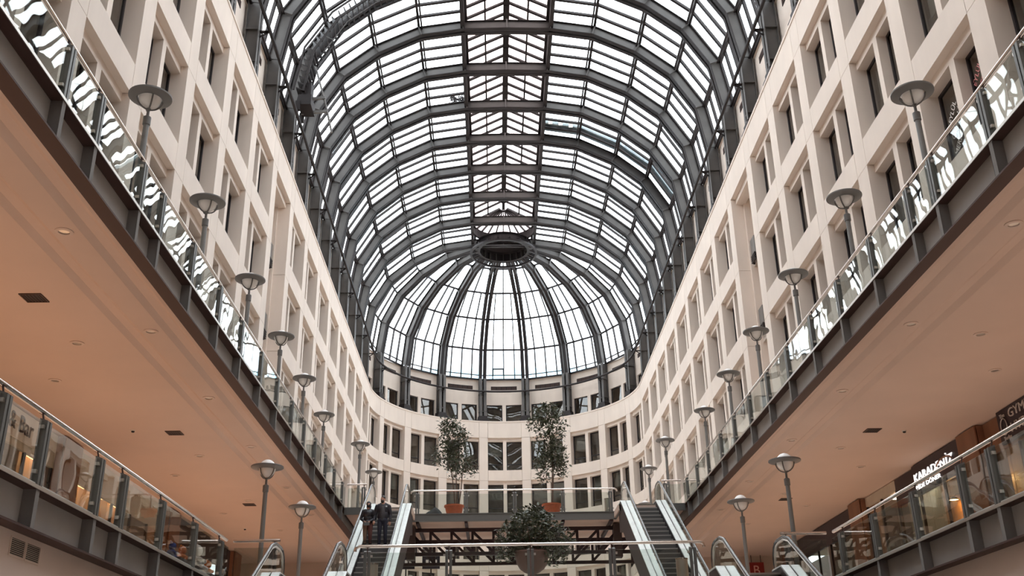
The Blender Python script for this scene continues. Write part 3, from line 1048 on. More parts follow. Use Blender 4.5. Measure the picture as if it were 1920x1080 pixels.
for ti, yt in enumerate((1.15, 4.05)):
    tm = empty('truss', (0, yt, 0))
    tm.parent = br
    zt, zb = -0.46, -1.46
    obj('top_chord', MB().box(-6.9, 6.9, -0.07, 0.07, zt - 0.07, zt + 0.08).mesh('truss_top_chord', 'maroon'), tm)
    obj('bottom_chord', MB().box(-6.9, 6.9, -0.07, 0.07, zb - 0.07, zb + 0.07).mesh('truss_bottom_chord', 'maroon'), tm)
    n = 14
    for i in range(n + 1):
        x = -6.3 + 0.9 * i
        vm = MB().box(x - 0.055, x + 0.055, -0.05, 0.05, zb, zt)
        obj('vertical', vm.mesh('truss_vertical', 'maroon'), tm)
        if i < n:
            a, b = (x, x + 0.9) if x < -0.4 else (x + 0.9, x)
            obj('diagonal', MB().beam((a, 0, zt - 0.05), (b, 0, zb + 0.05), 0.09, 0.11).mesh('truss_diagonal', 'maroon'), tm)
for x in (-4.1, -2.05, 0, 2.05, 4.1):
    cm = MB().beam((x, 0.0, -0.3), (x * 1.0, 1.15, -0.3), 0.12, 0.16).beam((x, 1.15, -0.32), (x, 4.4, -0.32), 0.12, 0.16)
    obj('cross_beam', cm.mesh('bridge_cross_beam', 'maroon'), br)
for s_ in (-1, 1):
    obj('support_column', MB().box(*sgn(s_, 4.25, 4.6), 0.9, 1.4, -1.7, -0.3).mesh('bridge_bearing', 'shopdark'), br)

# ------------------------------------------------------------------ escalators
SL = 0.565
def escalator(label, xc, ytop, ztop, rise, hh=0.98):
    t = thing('escalator', label, 'escalator', (xc, ytop, ztop))
    L = rise / SL
    def nose(y):
        return max(-rise, min(0.0, y * SL))
    # steps
    rz_, tr = 0.226, 0.40
    n = int(rise / rz_)
    smb = MB().box(-0.5, 0.5, 0.0, 0.44, -0.03, 0.0).box(-0.5, 0.5, 0.0, 0.03, -rz_ + 0.01, 0.0)
    sm = smb.mesh('escalator_step', 'step')
    edge_me = MB().box(-0.49, 0.49, -0.006, 0.03, -0.034, 0.004).mesh('step_edge', 'fascia')
    gap_me = MB().box(-0.49, 0.49, -0.004, 0.01, -rz_ - 0.0, -rz_ + 0.035).mesh('step_gap', 'slot')
    for i in range(n):
        y = -(i + 1) * tr
        so = obj('step', sm, t, (0, y, y * SL + 0.02))
        obj('step_edge', edge_me, so)
        obj('step_gap', gap_me, so)
    obj('landing_plate', MB().box(-0.52, 0.52, 0.0, 1.6, -0.03, 0.01).box(-0.52, 0.52, -L - 1.4, -L - 0.1, -rise - 0.03, -rise + 0.01).mesh('escalator_landing', 'stainless'), t)
    base = [(-L - 0.9, -rise), (-L, -rise), (0.0, 0.0), (0.75, 0.0)]
    for s_ in (-1, 1):
        xg = s_ * 0.72
        for nm, (xa, xb) in (('inner_deck', (0.52, 0.70)), ('outer_deck', (0.735, 0.93))):
            m = MB()
            pr = [(y, z + 0.17) for y, z in base]
            pr = [(pr[0][0] - 0.05, -rise)] + pr + [(pr[-1][0] + 0.08, pr[-1][1] - 0.06), (pr[-1][0] + 0.10, 0.0)]
            vs_ = []
            for y, z in pr:
                vs_ += [(s_ * xa, y, z), (s_ * xb, y, z), (s_ * xb, y, z - 0.05), (s_ * xa, y, z - 0.05)]
            fs_ = []
            for i in range(len(pr) - 1):
                for j in range(4):
                    fs_.append((4 * i + j, 4 * i + (j + 1) % 4, 4 * i + 4 + (j + 1) % 4, 4 * i + 4 + j))
            fs_ += [(3, 2, 1, 0), tuple(4 * (len(pr) - 1) + j for j in range(4))]
            m.add(vs_, fs_)
            obj(nm, m.mesh('escalator_' + nm, 'alu'), t)
        # skirt and outer cladding
        m = MB()
        for xa, xb, zl, mt_ in ((0.505, 0.52, -0.30, 'steeldark'), (0.915, 0.93, -1.0, 'shopdark')):
            mm = MB()
            for (ya_, za_), (yb_, zb_) in zip(base[:-1], base[1:]):
                mm.hexa([(s_ * xa, ya_, za_ + zl), (s_ * xb, ya_, za_ + zl), (s_ * xb, yb_, zb_ + zl), (s_ * xa, yb_, zb_ + zl),
                         (s_ * xa, ya_, za_ + 0.13), (s_ * xb, ya_, za_ + 0.13), (s_ * xb, yb_, zb_ + 0.13), (s_ * xa, yb_, zb_ + 0.13)])
            obj('skirt_panel' if zl > -0.5 else 'side_cladding', mm.mesh('escalator_skirt', mt_), t)
        # handrail loop path
        hr = [(-L - 1.0, -rise + 0.22)]
        cyl, r_ = -L - 0.95, 0.36
        for a in range(-80, 91, 20):
            hr.append((cyl - r_ * cos(radians(a)), -rise + 0.57 + r_ * sin(radians(a))))
        hr += [(-L - 0.35, -rise + 0.93), (-L + 0.15, -rise + 1.0)]
        hr += [(-0.15, hh - 0.10), (0.25, hh), (0.75, hh)]
        for a in range(90, -81, -20):
            hr.append((0.85 + r_ * cos(radians(a)), hh - 0.41 + r_ * sin(radians(a)) * 1.1))
        hr.append((0.95, hh - 0.78))
        pts = [(xg, y, z) for y, z in hr]
        obj('handrail', MB().tube(pts, 0.042, 8).mesh('escalator_handrail', 'rubber', True), t)
        tr_ = [(xg, y + (0.05 if y < -L else -0.05 if y > 0.6 else 0), z - 0.055 if 0.0 < 1 else z) for y, z in hr[1:-1]]
        obj('handrail_track', MB().tube(tr_, 0.028, 6).mesh('escalator_track', 'stainless', True), t)
        # glass infill
        inner = [(y, z - 0.05) for y, z in hr]
        bot = [(-L - 0.9, -rise + 0.15), (-L, -rise + 0.15), (0.0, 0.15), (0.8, 0.15)]
        poly = inner + list(reversed(bot))
        n_ = len(poly)
        vs_ = [(xg - 0.006, y, z) for y, z in poly] + [(xg + 0.006, y, z) for y, z in poly]
        bm_ = MB().add(vs_, [tuple(range(n_)), tuple(range(2 * n_ - 1, n_ - 1, -1))] + [(i, (i + 1) % n_, n_ + (i + 1) % n_, n_ + i) for i in range(n_)])
        obj('glass_side', bm_.mesh('escalator_glass', 'railglass'), t)
    und = MB()
    for (ya_, za_), (yb_, zb_) in zip(base[:-1], base[1:]):
        und.hexa([(-0.915, ya_, za_ - 1.0), (0.915, ya_, za_ - 1.0), (0.915, yb_, zb_ - 1.0), (-0.915, yb_, zb_ - 1.0),
                  (-0.915, ya_, za_ - 0.96), (0.915, ya_, za_ - 0.96), (0.915, yb_, zb_ - 0.96), (-0.915, yb_, zb_ - 0.96)])
    obj('underside_panel', und.mesh('escalator_underside', 'shopdark'), t)
    return t

ESX_L, ESX_R, EY, EYL = -5.16, 5.24, 41.7, 23.0
escalator('upper escalator on the left carrying the couple down from the bridge', ESX_L, EY, ZU, ZU - ZL)
escalator('empty upper escalator on the right climbing to the bridge', ESX_R, EY, ZU, ZU - ZL)
escalator('lower escalator on the left, only its glass ends in view', -5.03, EYL, ZL, ZL, 0.82)
escalator('lower escalator on the right, only its glass ends in view', 4.93, EYL, ZL, ZL, 0.82)

# ------------------------------------------------------------------ globe lamps
def make_lamp(h=3.2):
    root = empty('globe_lamp')
    obj('pole', MB().lathe([(0.10, 0), (0.10, 0.03), (0.062, 0.05), (0.056, h - 0.75), (0.056, h - 0.62)], 12).mesh('lamp_pole', 'pole', True), root)
    obj('collar', MB().lathe([(0.056, h - 0.64), (0.075, h - 0.63), (0.075, h - 0.46), (0.058, h - 0.45), (0.03, h - 0.43), (0.028, h - 0.31), (0.05, h - 0.29), (0.05, h - 0.27)], 12).mesh('lamp_collar', 'lampmetal', True), root)
    d = MB().lathe([(0.235, 0.0), (0.40, 0.035), (0.415, 0.045), (0.415, 0.075), (0.40, 0.085), (0.235, 0.055)], 32, (0, 0, h - 0.05), True)
    obj('shade_disc', d.mesh('lamp_disc', 'lampmetal', True), root)
    g = []
    for i in range(0, 13):
        a = radians(-90 + 15 * i)
        g.append((max(0.004, 0.215 * cos(a)), 0.23 * sin(a) + h - 0.02))
    obj('globe', MB().lathe(g, 20).mesh('lamp_globe', 'globe', True), root)
    cr = MB()
    for q in range(4):
        a = pi / 4 + q * pi / 2
        pts = []
        for i in range(7):
            b = radians(-90 + 15 * i)
            pts.append((0.245 * cos(b) * cos(a), 0.245 * cos(b) * sin(a), 0.265 * sin(b) + h - 0.02))
        cr.tube(pts, 0.017, 5)
    obj('cradle', cr.mesh('lamp_cradle', 'lampmetal', True), root)
    return root

lamp0 = make_lamp()
first = True
def place_lamp(x, y, z, label, group):
    global first
    o = lamp0 if first else copy_tree(lamp0)
    first = False
    o.location = (x, y, z)
    o.rotation_euler = (0, 0, random.uniform(-0.3, 0.3))
    tag(o, label, 'lamp', group)
    return o

LY = [17.05, 21.4, 25.95, 30.4, 34.65, 39.2]
for side, sn in ((-1, 'left'), (1, 'right')):
    for i, y in enumerate(LY):
        place_lamp(side * 7.57, y, ZU, '%s globe lamp from the camera along the %s upper gallery' % (ORD[i], sn), 'globe lamps on the upper galleries')
    for i, y in enumerate((43.8, 49.1)):
        place_lamp(side * 6.7, y, ZU, '%s globe lamp beyond the top of the %s upper escalator' % (('nearer', 'farther')[i], sn), 'globe lamps beyond the escalators')
    for i, y in enumerate((25.95, 31.1)):
        place_lamp(side * 6.68, y, ZL, '%s tall globe lamp standing under the %s upper gallery' % (('nearer', 'farther')[i], sn), 'globe lamps on the lower level')
    place_lamp(side * 4.7, 47.6, ZL, 'small far globe lamp below the bridge trusses on the %s' % sn, 'globe lamps below the bridge')
place_lamp(7.7, 57.7, ZU, 'globe lamp head peeping over the top step of the right escalator', 'globe lamps beyond the escalators')

# ------------------------------------------------------------------ planting
def leaf_mesh(name, pts, size, seed):
    rnd = random.Random(seed)
    mb = MB()
    for p in pts:
        s_ = size * rnd.uniform(0.7, 1.3)
        q = Matrix.Rotation(rnd.uniform(0, 2 * pi), 3, 'Z') @ Matrix.Rotation(rnd.uniform(-1.1, 0.5), 3, 'Y') @ Matrix.Rotation(rnd.uniform(-0.7, 0.7), 3, 'X')
        base = [Vector((0, 0, 0)), Vector((s_ * 0.5, s_ * 0.24, -0.02 * s_)), Vector((s_, 0, -0.22 * s_)), Vector((s_ * 0.5, -s_ * 0.24, -0.02 * s_)), Vector((s_ * 0.5, 0, -0.12 * s_))]
        vs_ = [Vector(p) + q @ b for b in base]
        mb.add(vs_, [(0, 4, 1), (1, 4, 2), (2, 4, 3), (3, 4, 0)])
    return mb.mesh(name, 'leaf')


def crown_points(rnd, blobs, n):
    pts = []
    tot = sum(b[3] * b[4] * b[3] for b in blobs)
    for (x, y, z, rx, rz_) in blobs:
        for _ in range(int(n * rx * rx * rz_ / tot)):
            while True:
                v = Vector((rnd.uniform(-1, 1), rnd.uniform(-1, 1), rnd.uniform(-1, 1)))
                if 0.25 < v.length < 1:
                    break
            pts.append((x + v.x * rx, y + v.y * rx, z + v.z * rz_))
    return pts


def potted_tree(label, x, y, z, blobs, stems, n, seed, leaf=0.165):
    t = thing('potted_tree', label, 'potted tree', (x, y, z))
    pot = MB().lathe([(0.27, 0.0), (0.30, 0.02), (0.39, 0.42), (0.43, 0.43), (0.43, 0.50), (0.39, 0.50), (0.37, 0.44), (0.02, 0.44)], 24)
    obj('pot', pot.mesh('tree_pot', 'terracotta', True), t)
    tm = MB()
    for st in stems:
        k = len(st)
        tm.tube(st, [0.035 - 0.02 * i / (k - 1) for i in range(k)], 6)
    obj('trunk', tm.mesh('tree_trunk', 'bark', True), t)
    rnd = random.Random(seed)
    f_ = obj('foliage', leaf_mesh('tree_leaves', crown_points(rnd, blobs, n), leaf, seed), t)
    f_['kind'] = 'stuff'
    tw = MB()
    for b in blobs:
        for _ in range(5):
            v = Vector((rnd.uniform(-1, 1) * b[3], rnd.uniform(-1, 1) * b[3], rnd.uniform(-0.8, 0.9) * b[4])) * 0.8
            tw.tube([(b[0] * 0.6, b[1] * 0.6, b[2] - 0.35 * b[4]), (b[0] + v.x, b[1] + v.y, b[2] + v.z)], [0.012, 0.005], 4)
    obj('twigs', tw.mesh('tree_twigs', 'bark'), t)['kind'] = 'stuff'
    return t

potted_tree('ficus tree in a terracotta pot behind the bridge glass, with several leaning stems', -2.58, 43.95, ZU,
            [(-0.1, 0, 3.5, 0.62, 0.75), (-0.55, 0, 2.7, 0.5, 0.6), (0.15, 0, 2.5, 0.65, 0.6), (0.65, 0, 2.1, 0.42, 0.45), (-0.25, 0.1, 4.1, 0.5, 0.4), (0.3, 0, 3.5, 0.4, 0.5), (0.0, 0, 1.9, 0.4, 0.35)],
            [[(0.05, 0, 0.4), (0.0, 0, 1.0), (-0.1, 0, 1.8), (-0.3, 0, 2.6)], [(0.1, 0, 0.4), (0.12, 0, 1.1), (0.05, 0, 2.0), (0.1, 0, 3.0)], [(0.18, 0, 0.4), (0.3, 0.03, 1.2), (0.35, 0, 2.0), (0.6, 0, 2.5)]], 1750, 3)
potted_tree('taller ficus tree in a terracotta pot on the bridge, with one straight stem', 1.62, 43.95, ZU,
            [(-0.1, 0, 4.5, 0.75, 0.5), (-0.55, 0, 4.1, 0.5, 0.45), (0.3, 0, 3.8, 0.55, 0.55), (-0.2, 0, 3.2, 0.55, 0.6), (0.25, 0, 2.7, 0.6, 0.55), (-0.25, 0, 2.3, 0.55, 0.5), (0.45, 0, 2.1, 0.4, 0.45), (-0.35, 0, 1.7, 0.35, 0.35), (0.5, 0, 1.9, 0.3, 0.3)],
            [[(0.0, 0, 0.4), (0.05, 0, 1.2), (0.08, 0, 2.4), (0.0, 0, 3.6), (-0.1, 0, 4.4)], [(0.02, 0, 0.4), (0.1, 0.02, 1.5), (0.15, 0, 2.6)]], 2200, 5)
ub = thing('urn_planter', 'bushy ficus spreading from a brown urn behind the nearest rail', 'planter', (0.1, 27.0, ZL))
obj('urn', MB().lathe([(0.20, 0), (0.22, 0.03), (0.09, 0.12), (0.07, 0.50), (0.08, 0.58), (0.20, 0.63), (0.32, 0.72), (0.40, 0.86), (0.43, 1.02), (0.46, 1.10), (0.46, 1.15), (0.41, 1.15), (0.39, 1.07), (0.02, 1.05)], 24).mesh('planter_urn', 'urn', True), ub)
rnd = random.Random(11)
f_ = obj('foliage', leaf_mesh('planter_leaves', crown_points(rnd, [(0.0, 0, 1.75, 0.75, 0.5), (-0.45, 0, 1.5, 0.5, 0.45), (0.55, 0, 1.5, 0.55, 0.4), (0.1, 0, 2.1, 0.45, 0.28), (0.85, 0, 1.3, 0.3, 0.25), (-0.65, 0, 1.2, 0.35, 0.35), (0.5, 0, 1.1, 0.5, 0.35), (-0.3, 0, 1.2, 0.4, 0.3)], 3000), 0.125, 9), ub)
f_['kind'] = 'stuff'
st_ = MB()
for q in range(7):
    a = q * 0.9
    st_.tube([(0.05 * cos(a), 0.05 * sin(a), 1.05), (0.25 * cos(a), 0.2 * sin(a), 1.45), (0.6 * cos(a), 0.4 * sin(a), 1.75)], [0.025, 0.018, 0.008], 5)
obj('stems', st_.mesh('planter_stems', 'bark'), ub)

# ------------------------------------------------------------------ bins, covered bundle
def bin_(label, x, y, z, h, r):
    t = thing('litter_bin', label, 'bin', (x, y, z), 0, 'stainless bins by the escalators')
    obj('body', MB().lathe([(r, 0.0), (r, h - 0.03), (r - 0.01, h - 0.02)], 20).mesh('bin_body', 'stainless', True), t)
    obj('rim', MB().lathe([(r + 0.006, h - 0.02), (r + 0.006, h + 0.012), (r - 0.03, h + 0.012), (r - 0.03, h - 0.02)], 20, (0, 0, 0), True).mesh('bin_rim', 'chrome', True), t)
    obj('ashtray', MB().lathe([(r - 0.03, h - 0.03), (r - 0.05, h - 0.005), (0.01, h - 0.012)], 20).mesh('bin_ashtray', 'steeldark', True), t)
bin_('stainless cylinder bin on the bridge beside the right escalator', 4.02, 43.75, ZU, 0.66, 0.15)
bin_('stainless cylinder bin at the foot of the left upper escalator', -3.92, 26.2, ZL, 0.78, 0.14)
bin_('stainless cylinder bin at the foot of the right upper escalator', 3.84, 26.2, ZL, 0.80, 0.15)
cb = thing('covered_bundle', 'low bundle under a dark grey cover beside the left pot', 'bundle', (-3.5, 44.35, ZU))
bm_ = MB()
gx, gy = 14, 8
vs_, fs_ = [], []
for i in range(gx + 1):
    for j in range(gy + 1):
        u, v = i / gx * 2 - 1, j / gy * 2 - 1
        e = max(0.0, 1 - abs(u) ** 2.5) * max(0.0, 1 - abs(v) ** 2.5)
        vs_.append((u * 0.48, v * 0.33, 0.01 + 0.50 * e ** 0.6 * (0.8 + 0.2 * sin(3.1 * u + 0.6)) + 0.02 * sin(9 * u) * e))
for i in range(gx):
    for j in range(gy):
        a = i * (gy + 1) + j
        fs_.append((a, a + gy + 1, a + gy + 2, a + 1))
bm_.add(vs_, fs_)
obj('cover', bm_.mesh('bundle_cover', 'darkcloth', True), cb)
obj('base', MB().box(-0.42, 0.42, -0.26, 0.26, 0.0, 0.10).mesh('bundle_base', 'shopdark'), cb)

# ================================================================== DETAILS ON THE SOFFITS
dl_me = MB().lathe([(0.085, 0.0), (0.15, 0.0), (0.15, -0.015), (0.095, -0.022), (0.085, -0.01)], 20, (0, 0, 0), True)
dl_ring = dl_me.mesh('downlight_ring', 'soffitlow', True)
dl_in = MB().lathe([(0.088, -0.004), (0.05, -0.001), (0.002, 0.0)], 20).mesh('downlight_lens', 'stainless', True)
ZSOF = 9.27 + 0.045
def downlight(x, y, label, z=ZSOF):
    t = thing('downlight', label, 'ceiling light', (x, y, z), 0, 'recessed downlights in the gallery soffits')
    obj('ring', dl_ring, t)
    obj('lens', dl_in, t)
for side, sn in ((-1, 'left'), (1, 'right')):
    for i, y in enumerate((10.6, 15.3, 19.95, 24.6, 29.4, 34.9, 39.8)):
        downlight(side * 7.98, y, '%s downlight from the camera in the row between the coves, %s soffit' % (ORD[i], sn))
    for i, y in enumerate((20.6, 30.4, 37.0, 43.0)):
        downlight(side * 9.75, y, '%s downlight from the camera in the middle row of the %s soffit' % (ORD[i], sn))
    for i, y in enumerate((23.1, 32.9, 39.3)):
        downlight(side * 11.2, y, '%s downlight from the camera in the row nearest the %s shops' % (ORD[i], sn))

def ceiling_vent(x, y, z, w, d, n, label, split=False):
    t = thing('ceiling_vent', label, 'vent', (x, y, z))
    fr = MB()
    for (a, b, c, e) in ((-w / 2, w / 2, -d / 2, -d / 2 + 0.03), (-w / 2, w / 2, d / 2 - 0.03, d / 2), (-w / 2, -w / 2 + 0.03, -d / 2 + 0.03, d / 2 - 0.03), (w / 2 - 0.03, w / 2, -d / 2 + 0.03, d / 2 - 0.03)):
        fr.box(a, b, c, e, -0.02, 0.0)
    if split:
        fr.box(-w / 2 + 0.03, w / 2 - 0.03, -0.03, 0.03, -0.022, 0.0)
    obj('frame', fr.mesh('vent_frame', 'soffitlow' if split else 'flange'), t)
    obj('backing', MB().box(-w / 2 + 0.03, w / 2 - 0.03, -d / 2 + 0.03, d / 2 - 0.03, -0.004, -0.001).mesh('vent_back', 'slot'), t)
    for i in range(n):
        xx = -w / 2 + 0.03 + (w - 0.06) * (i + 0.5) / n
        obj('slat', MB().hexa([(xx - 0.012, -d / 2 + 0.03, -0.018), (xx + 0.004, -d / 2 + 0.03, -0.018), (xx + 0.004, d / 2 - 0.03, -0.018), (xx - 0.012, d / 2 - 0.03, -0.018),
                               (xx, -d / 2 + 0.03, -0.005), (xx + 0.014, -d / 2 + 0.03, -0.005), (xx + 0.014, d / 2 - 0.03, -0.005), (xx, d / 2 - 0.03, -0.005)]).mesh('vent_slat', 'plaster' if split else 'flange'), t)
ceiling_vent(-9.63, 18.1, ZSOF, 0.42, 0.42, 6, 'nearest small square grille in the left upper soffit')
ceiling_vent(-9.75, 27.8, ZSOF, 0.42, 0.42, 6, 'middle small square grille in the left upper soffit')
ceiling_vent(-9.86, 37.7, ZSOF, 0.42, 0.42, 6, 'farthest small square grille in the left upper soffit')
ceiling_vent(10.04, 28.4, ZSOF, 0.42, 0.42, 6, 'small square grille in the right upper soffit, nearer one')
ceiling_vent(10.04, 38.0, ZSOF, 0.42, 0.42, 6, 'small square grille in the right upper soffit, farther one')
t = thing('wall_vent', 'double louvre grille in the plaster wall under the lower left gallery', 'vent', (-GX - 0.235, 14.03, 3.89))
for i, y0 in enumerate((-0.47, 0.01)):
    fr = MB().box(-0.01, 0.014, y0, y0 + 0.46, -0.125, -0.108).box(-0.01, 0.014, y0, y0 + 0.46, 0.108, 0.125).box(-0.01, 0.014, y0, y0 + 0.02, -0.108, 0.108).box(-0.01, 0.014, y0 + 0.44, y0 + 0.46, -0.108, 0.108)
    f0 = obj('frame', fr.mesh('louvre_frame', 'soffitlow'), t)
    obj('backing', MB().box(-0.012, 0.002, y0 + 0.02, y0 + 0.44, -0.108, 0.108).mesh('louvre_back', 'slot'), f0)
    for q in range(9):
        zz = -0.104 + 0.024 * q
        obj('slat', MB().box(0.003, 0.012, y0 + 0.02, y0 + 0.44, zz, zz + 0.007).mesh('louvre_blade', 'plaster'), f0)
def detector(x, y, label):
    t = thing('smoke_detector', label, 'detector', (x, y, ZSOF))
    obj('base', MB().lathe([(0.065, 0), (0.065, -0.02), (0.055, -0.025)], 14).mesh('detector_base', 'white', True), t)
    obj('head', MB().lathe([(0.045, -0.024), (0.045, -0.05), (0.03, -0.065), (0.002, -0.066)], 14).mesh('detector_head', 'steeldark', True), t)
detector(-10.8, 27.5, 'little smoke detector on the left soffit beside the middle grille')
detector(11.0, 28.5, 'little smoke detector on the right soffit beside the nearer grille')
detector(-11.1, 42.5, 'little smoke detector far along the left soffit')

# ================================================================== SHOPS
def text(s_, size, material, name, parent, loc, right, up_, sx=1.0, depth=0.012, align='LEFT'):
    c = bpy.data.curves.new(name, 'FONT')
    c.body = s_
    c.size = size
    c.extrude = depth
    c.resolution_u = 3
    c.align_x = align
    c.materials.append(M[material])
    tmp = bpy.data.objects.new(name, c)
    COL.objects.link(tmp)
    bpy.context.view_layer.update()
    me = bpy.data.meshes.new_from_object(tmp.evaluated_get(bpy.context.evaluated_depsgraph_get()))
    bpy.data.objects.remove(tmp)
    me.name = name
    o = bpy.data.objects.new(name, me)
    COL.objects.link(o)
    r_, u_ = Vector(right).normalized(), Vector(up_).normalized()
    n_ = r_.cross(u_)
    o.matrix_world = Matrix(((r_.x * sx, u_.x, n_.x, loc[0]), (r_.y * sx, u_.y, n_.y, loc[1]), (r_.z * sx, u_.z, n_.z, loc[2]), (0, 0, 0, 1)))
    if parent is not None:
        o.parent = parent
        o.matrix_parent_inverse = Matrix.Translation(-Vector(parent.location))
    return o

for side, sn in ((-1, 'left'), (1, 'right')):
    for i, y in enumerate((8.5, 18.5, 28.55, 38.6, 48.6)):
        t = thing('clad_pillar', '%s brown wood clad pillar from the camera by the %s shops' % (ORD[i], sn), 'pillar', (side * 13.2, y, ZL))
        obj('core', MB().box(-0.36, 0.36, -0.60, 0.60, 0, 4.64).mesh('pillar_core', 'wood'), t)
        obj('cladding_panel', MB().box(side * -0.42 - 0.02, side * -0.42 + 0.02, -0.62, 0.62, 0.1, 4.62).mesh('pillar_cladding', 'wood'), t)
        obj('plinth', MB().box(-0.45, 0.40, -0.64, 0.64, 0, 0.12).mesh('pillar_plinth', 'shopdark'), t)

def shopfront(side, y0, y1, label, headmat, wallmat, nwall, lightmat=None, hz=3.72):
    t = thing('shopfront', label, 'shopfront', (side * 13.05, y0, ZL))
    L = y1 - y0
    obj('head_panel', MB().box(-0.04, 0.06, 0, L, hz, 4.63).mesh('shop_head', headmat), t)
    n = max(2, int(round(L / 1.8)))
    for i in range(n + 1):
        yy = min(max(i * L / n, 0.04), L - 0.04)
        obj('mullion', MB().box(-0.03, 0.05, yy - 0.035, yy + 0.035, 0, hz).mesh('shop_mullion', 'steeldark'), t)
    for i in range(n):
        obj('glass_pane', MB().box(0.005, 0.017, i * L / n + 0.04, (i + 1) * L / n - 0.04, 0.06, hz - 0.02).mesh('shop_pane', 'railglass'), t)
    for i in range(nwall):
        obj('wall_panel', MB().box(side * 1.6 - 0.03, side * 1.6 + 0.03, i * L / nwall + 0.015, (i + 1) * L / nwall - 0.015, 0, 4.6).mesh('shop_wall_panel', wallmat), t)
    if lightmat:
        for i in range(n):
            obj('ceiling_light', MB().box(*sgn(side, 0.85, 1.5), (i + 0.2) * L / n, (i + 0.75) * L / n, 4.5, 4.56).mesh('shop_light', lightmat), t)
    return t

shopfront(1, 29.2, 34.9, 'warm wood lined eatery behind the right balustrade, under the white lettered sign', 'signdark', 'shopwood', 9)
shopfront(1, 34.9, 37.95, 'cream shop with bright ceiling panels between eatery and pillar', 'shopcream', 'shopcream', 3, 'whitepanel', 4.3)
shopfront(1, 39.25, 47.95, 'dark shop with a black fascia at the far end of the right gallery', 'signdark', 'shopdark', 4)
shopfront(1, 19.15, 27.9, 'grey cafe front below the partly hidden sign on the right', 'wood', 'shopcream', 5)
shopfront(-1, 19.15, 27.9, 'cream cafe front with black lettering on the left lower gallery', 'shopcream', 'shopcream', 5)
shopfront(-1, 29.2, 37.95, 'orange lit shopfront on the left lower gallery', 'shopcream', 'shopwood', 6, 'warmpanel')
shopfront(-1, 39.25, 47.95, 'dark shopfront at the far end of the left lower gallery', 'shopdark', 'shopdark', 4)
shopfront(-1, 9.15, 17.85, 'shopfront nearest the camera on the left lower gallery', 'shopcream', 'shopwood', 5)

sg = thing('shop_sign', 'dark sign board with white letters over the wood lined eatery', 'sign', (12.9, 31.15, 8.84))
obj('board', MB().box(-0.03, 0.05, -1.83, 1.80, -0.43, 0.44).mesh('sign_board', 'signdark'), sg)
text('KARADENİZ', 0.36, 'signwhite', 'lettering', sg, (12.86, 32.85, 8.74), (0, -1, 0), (0, 0, 1), 1.5, 0.02)
text('PİDE DÖNER', 0.19, 'signwhite', 'small_lettering', sg, (12.86, 32.8, 8.48), (0, -1, 0), (0, 0, 1), 1.75, 0.015)
arc = [(-0.06, -0.75 + 0.6 * cos(radians(a)), -0.08 + 0.22 * sin(radians(a))) for a in range(20, 161, 10)]
obj('emblem_arc', MB().tube(arc, 0.03, 6).mesh('sign_arc', 'wood', True), sg)
sg = thing('shop_sign', 'dark sign board with grey letters at the right edge of the frame', 'sign', (12.9, 24.4, 8.85))
obj('board', MB().box(-0.03, 0.05, -2.35, 2.35, -0.45, 0.45).mesh('sign_board', 'signdark'), sg)
text('The', 0.15, 'signgrey', 'small_lettering', sg, (12.86, 26.58, 9.08), (0, -1, 0), (0, 0.0, 1), 1.2)
text('GYMBAR', 0.34, 'signgrey', 'lettering', sg, (12.86, 26.1, 8.98), (0, -1, 0), (0, 0, 1), 1.3)
text('HYPE', 0.34, 'signgrey', 'lettering', sg, (12.86, 26.1, 8.60), (0, -1, 0), (0, 0, 1), 1.3)
text('Turku', 0.14, 'signgrey', 'small_lettering', sg, (12.86, 26.55, 8.47), (0, -1, 0), (0, 0, 1), 1.2)
rg2 = [(-0.05, 2.02 + 0.17 * cos(radians(a)), -0.02 + 0.22 * sin(radians(a))) for a in range(0, 360, 15)]
obj('ring_emblem', MB().tube(rg2, 0.014, 6, True).mesh('sign_ring', 'signgrey', True), sg)
sg = thing('cafe_lettering', 'black script lettering on the cream cafe front at the far left', 'sign', (-12.93, 25.1, 8.9))
obj('backing', MB().box(-0.03, 0.02, -1.9, 1.9, -0.36, 0.36).mesh('letter_backing', 'white'), sg)
text('Cafe & Bar', 0.62, 'signdark', 'lettering', sg, (-12.90, 23.4, 8.72), (0, 1, 0), (0, 0, 1), 1.0)
sg = thing('letter_sign', 'red sign with a pale letter B at the far end of the right gallery', 'sign', (12.1, 51.6, 8.6))
obj('board', MB().box(-0.36, 0.36, -0.04, 0.04, -0.36, 0.36).mesh('letter_board', 'redsign'), sg)
text('B', 0.62, 'redletter', 'letter', sg, (11.9, 51.55, 8.38), (1, 0, 0), (0, 0, 1), 1.0)
obj('hanger', MB().box(-0.25, -0.22, -0.01, 0.01, 0.36, 0.71).box(0.22, 0.25, -0.01, 0.01, 0.36, 0.71).mesh('sign_hanger', 'steeldark'), sg)
# lettering stuck on the office window on the right
wr_ = walls['right']
yw = YP(-7)
for (mt_, yb, zb_) in (('whiteletter', yw + PITCH / 2 + 1.12, 13.9), ('pinkletter', yw + PITCH / 2 - 0.25, 14.0)):
    for i, s_ in enumerate(('EYLÜL', 'GÜZELLİK', 'MERKEZİ')):
        o = text(s_, 0.25, mt_, 'window_lettering', wr_, (W + 0.497, yb, zb_ + 0.42 - 0.42 * i), (0, -1, 0.85), (0, 0.85, 1), 0.78, 0.004)
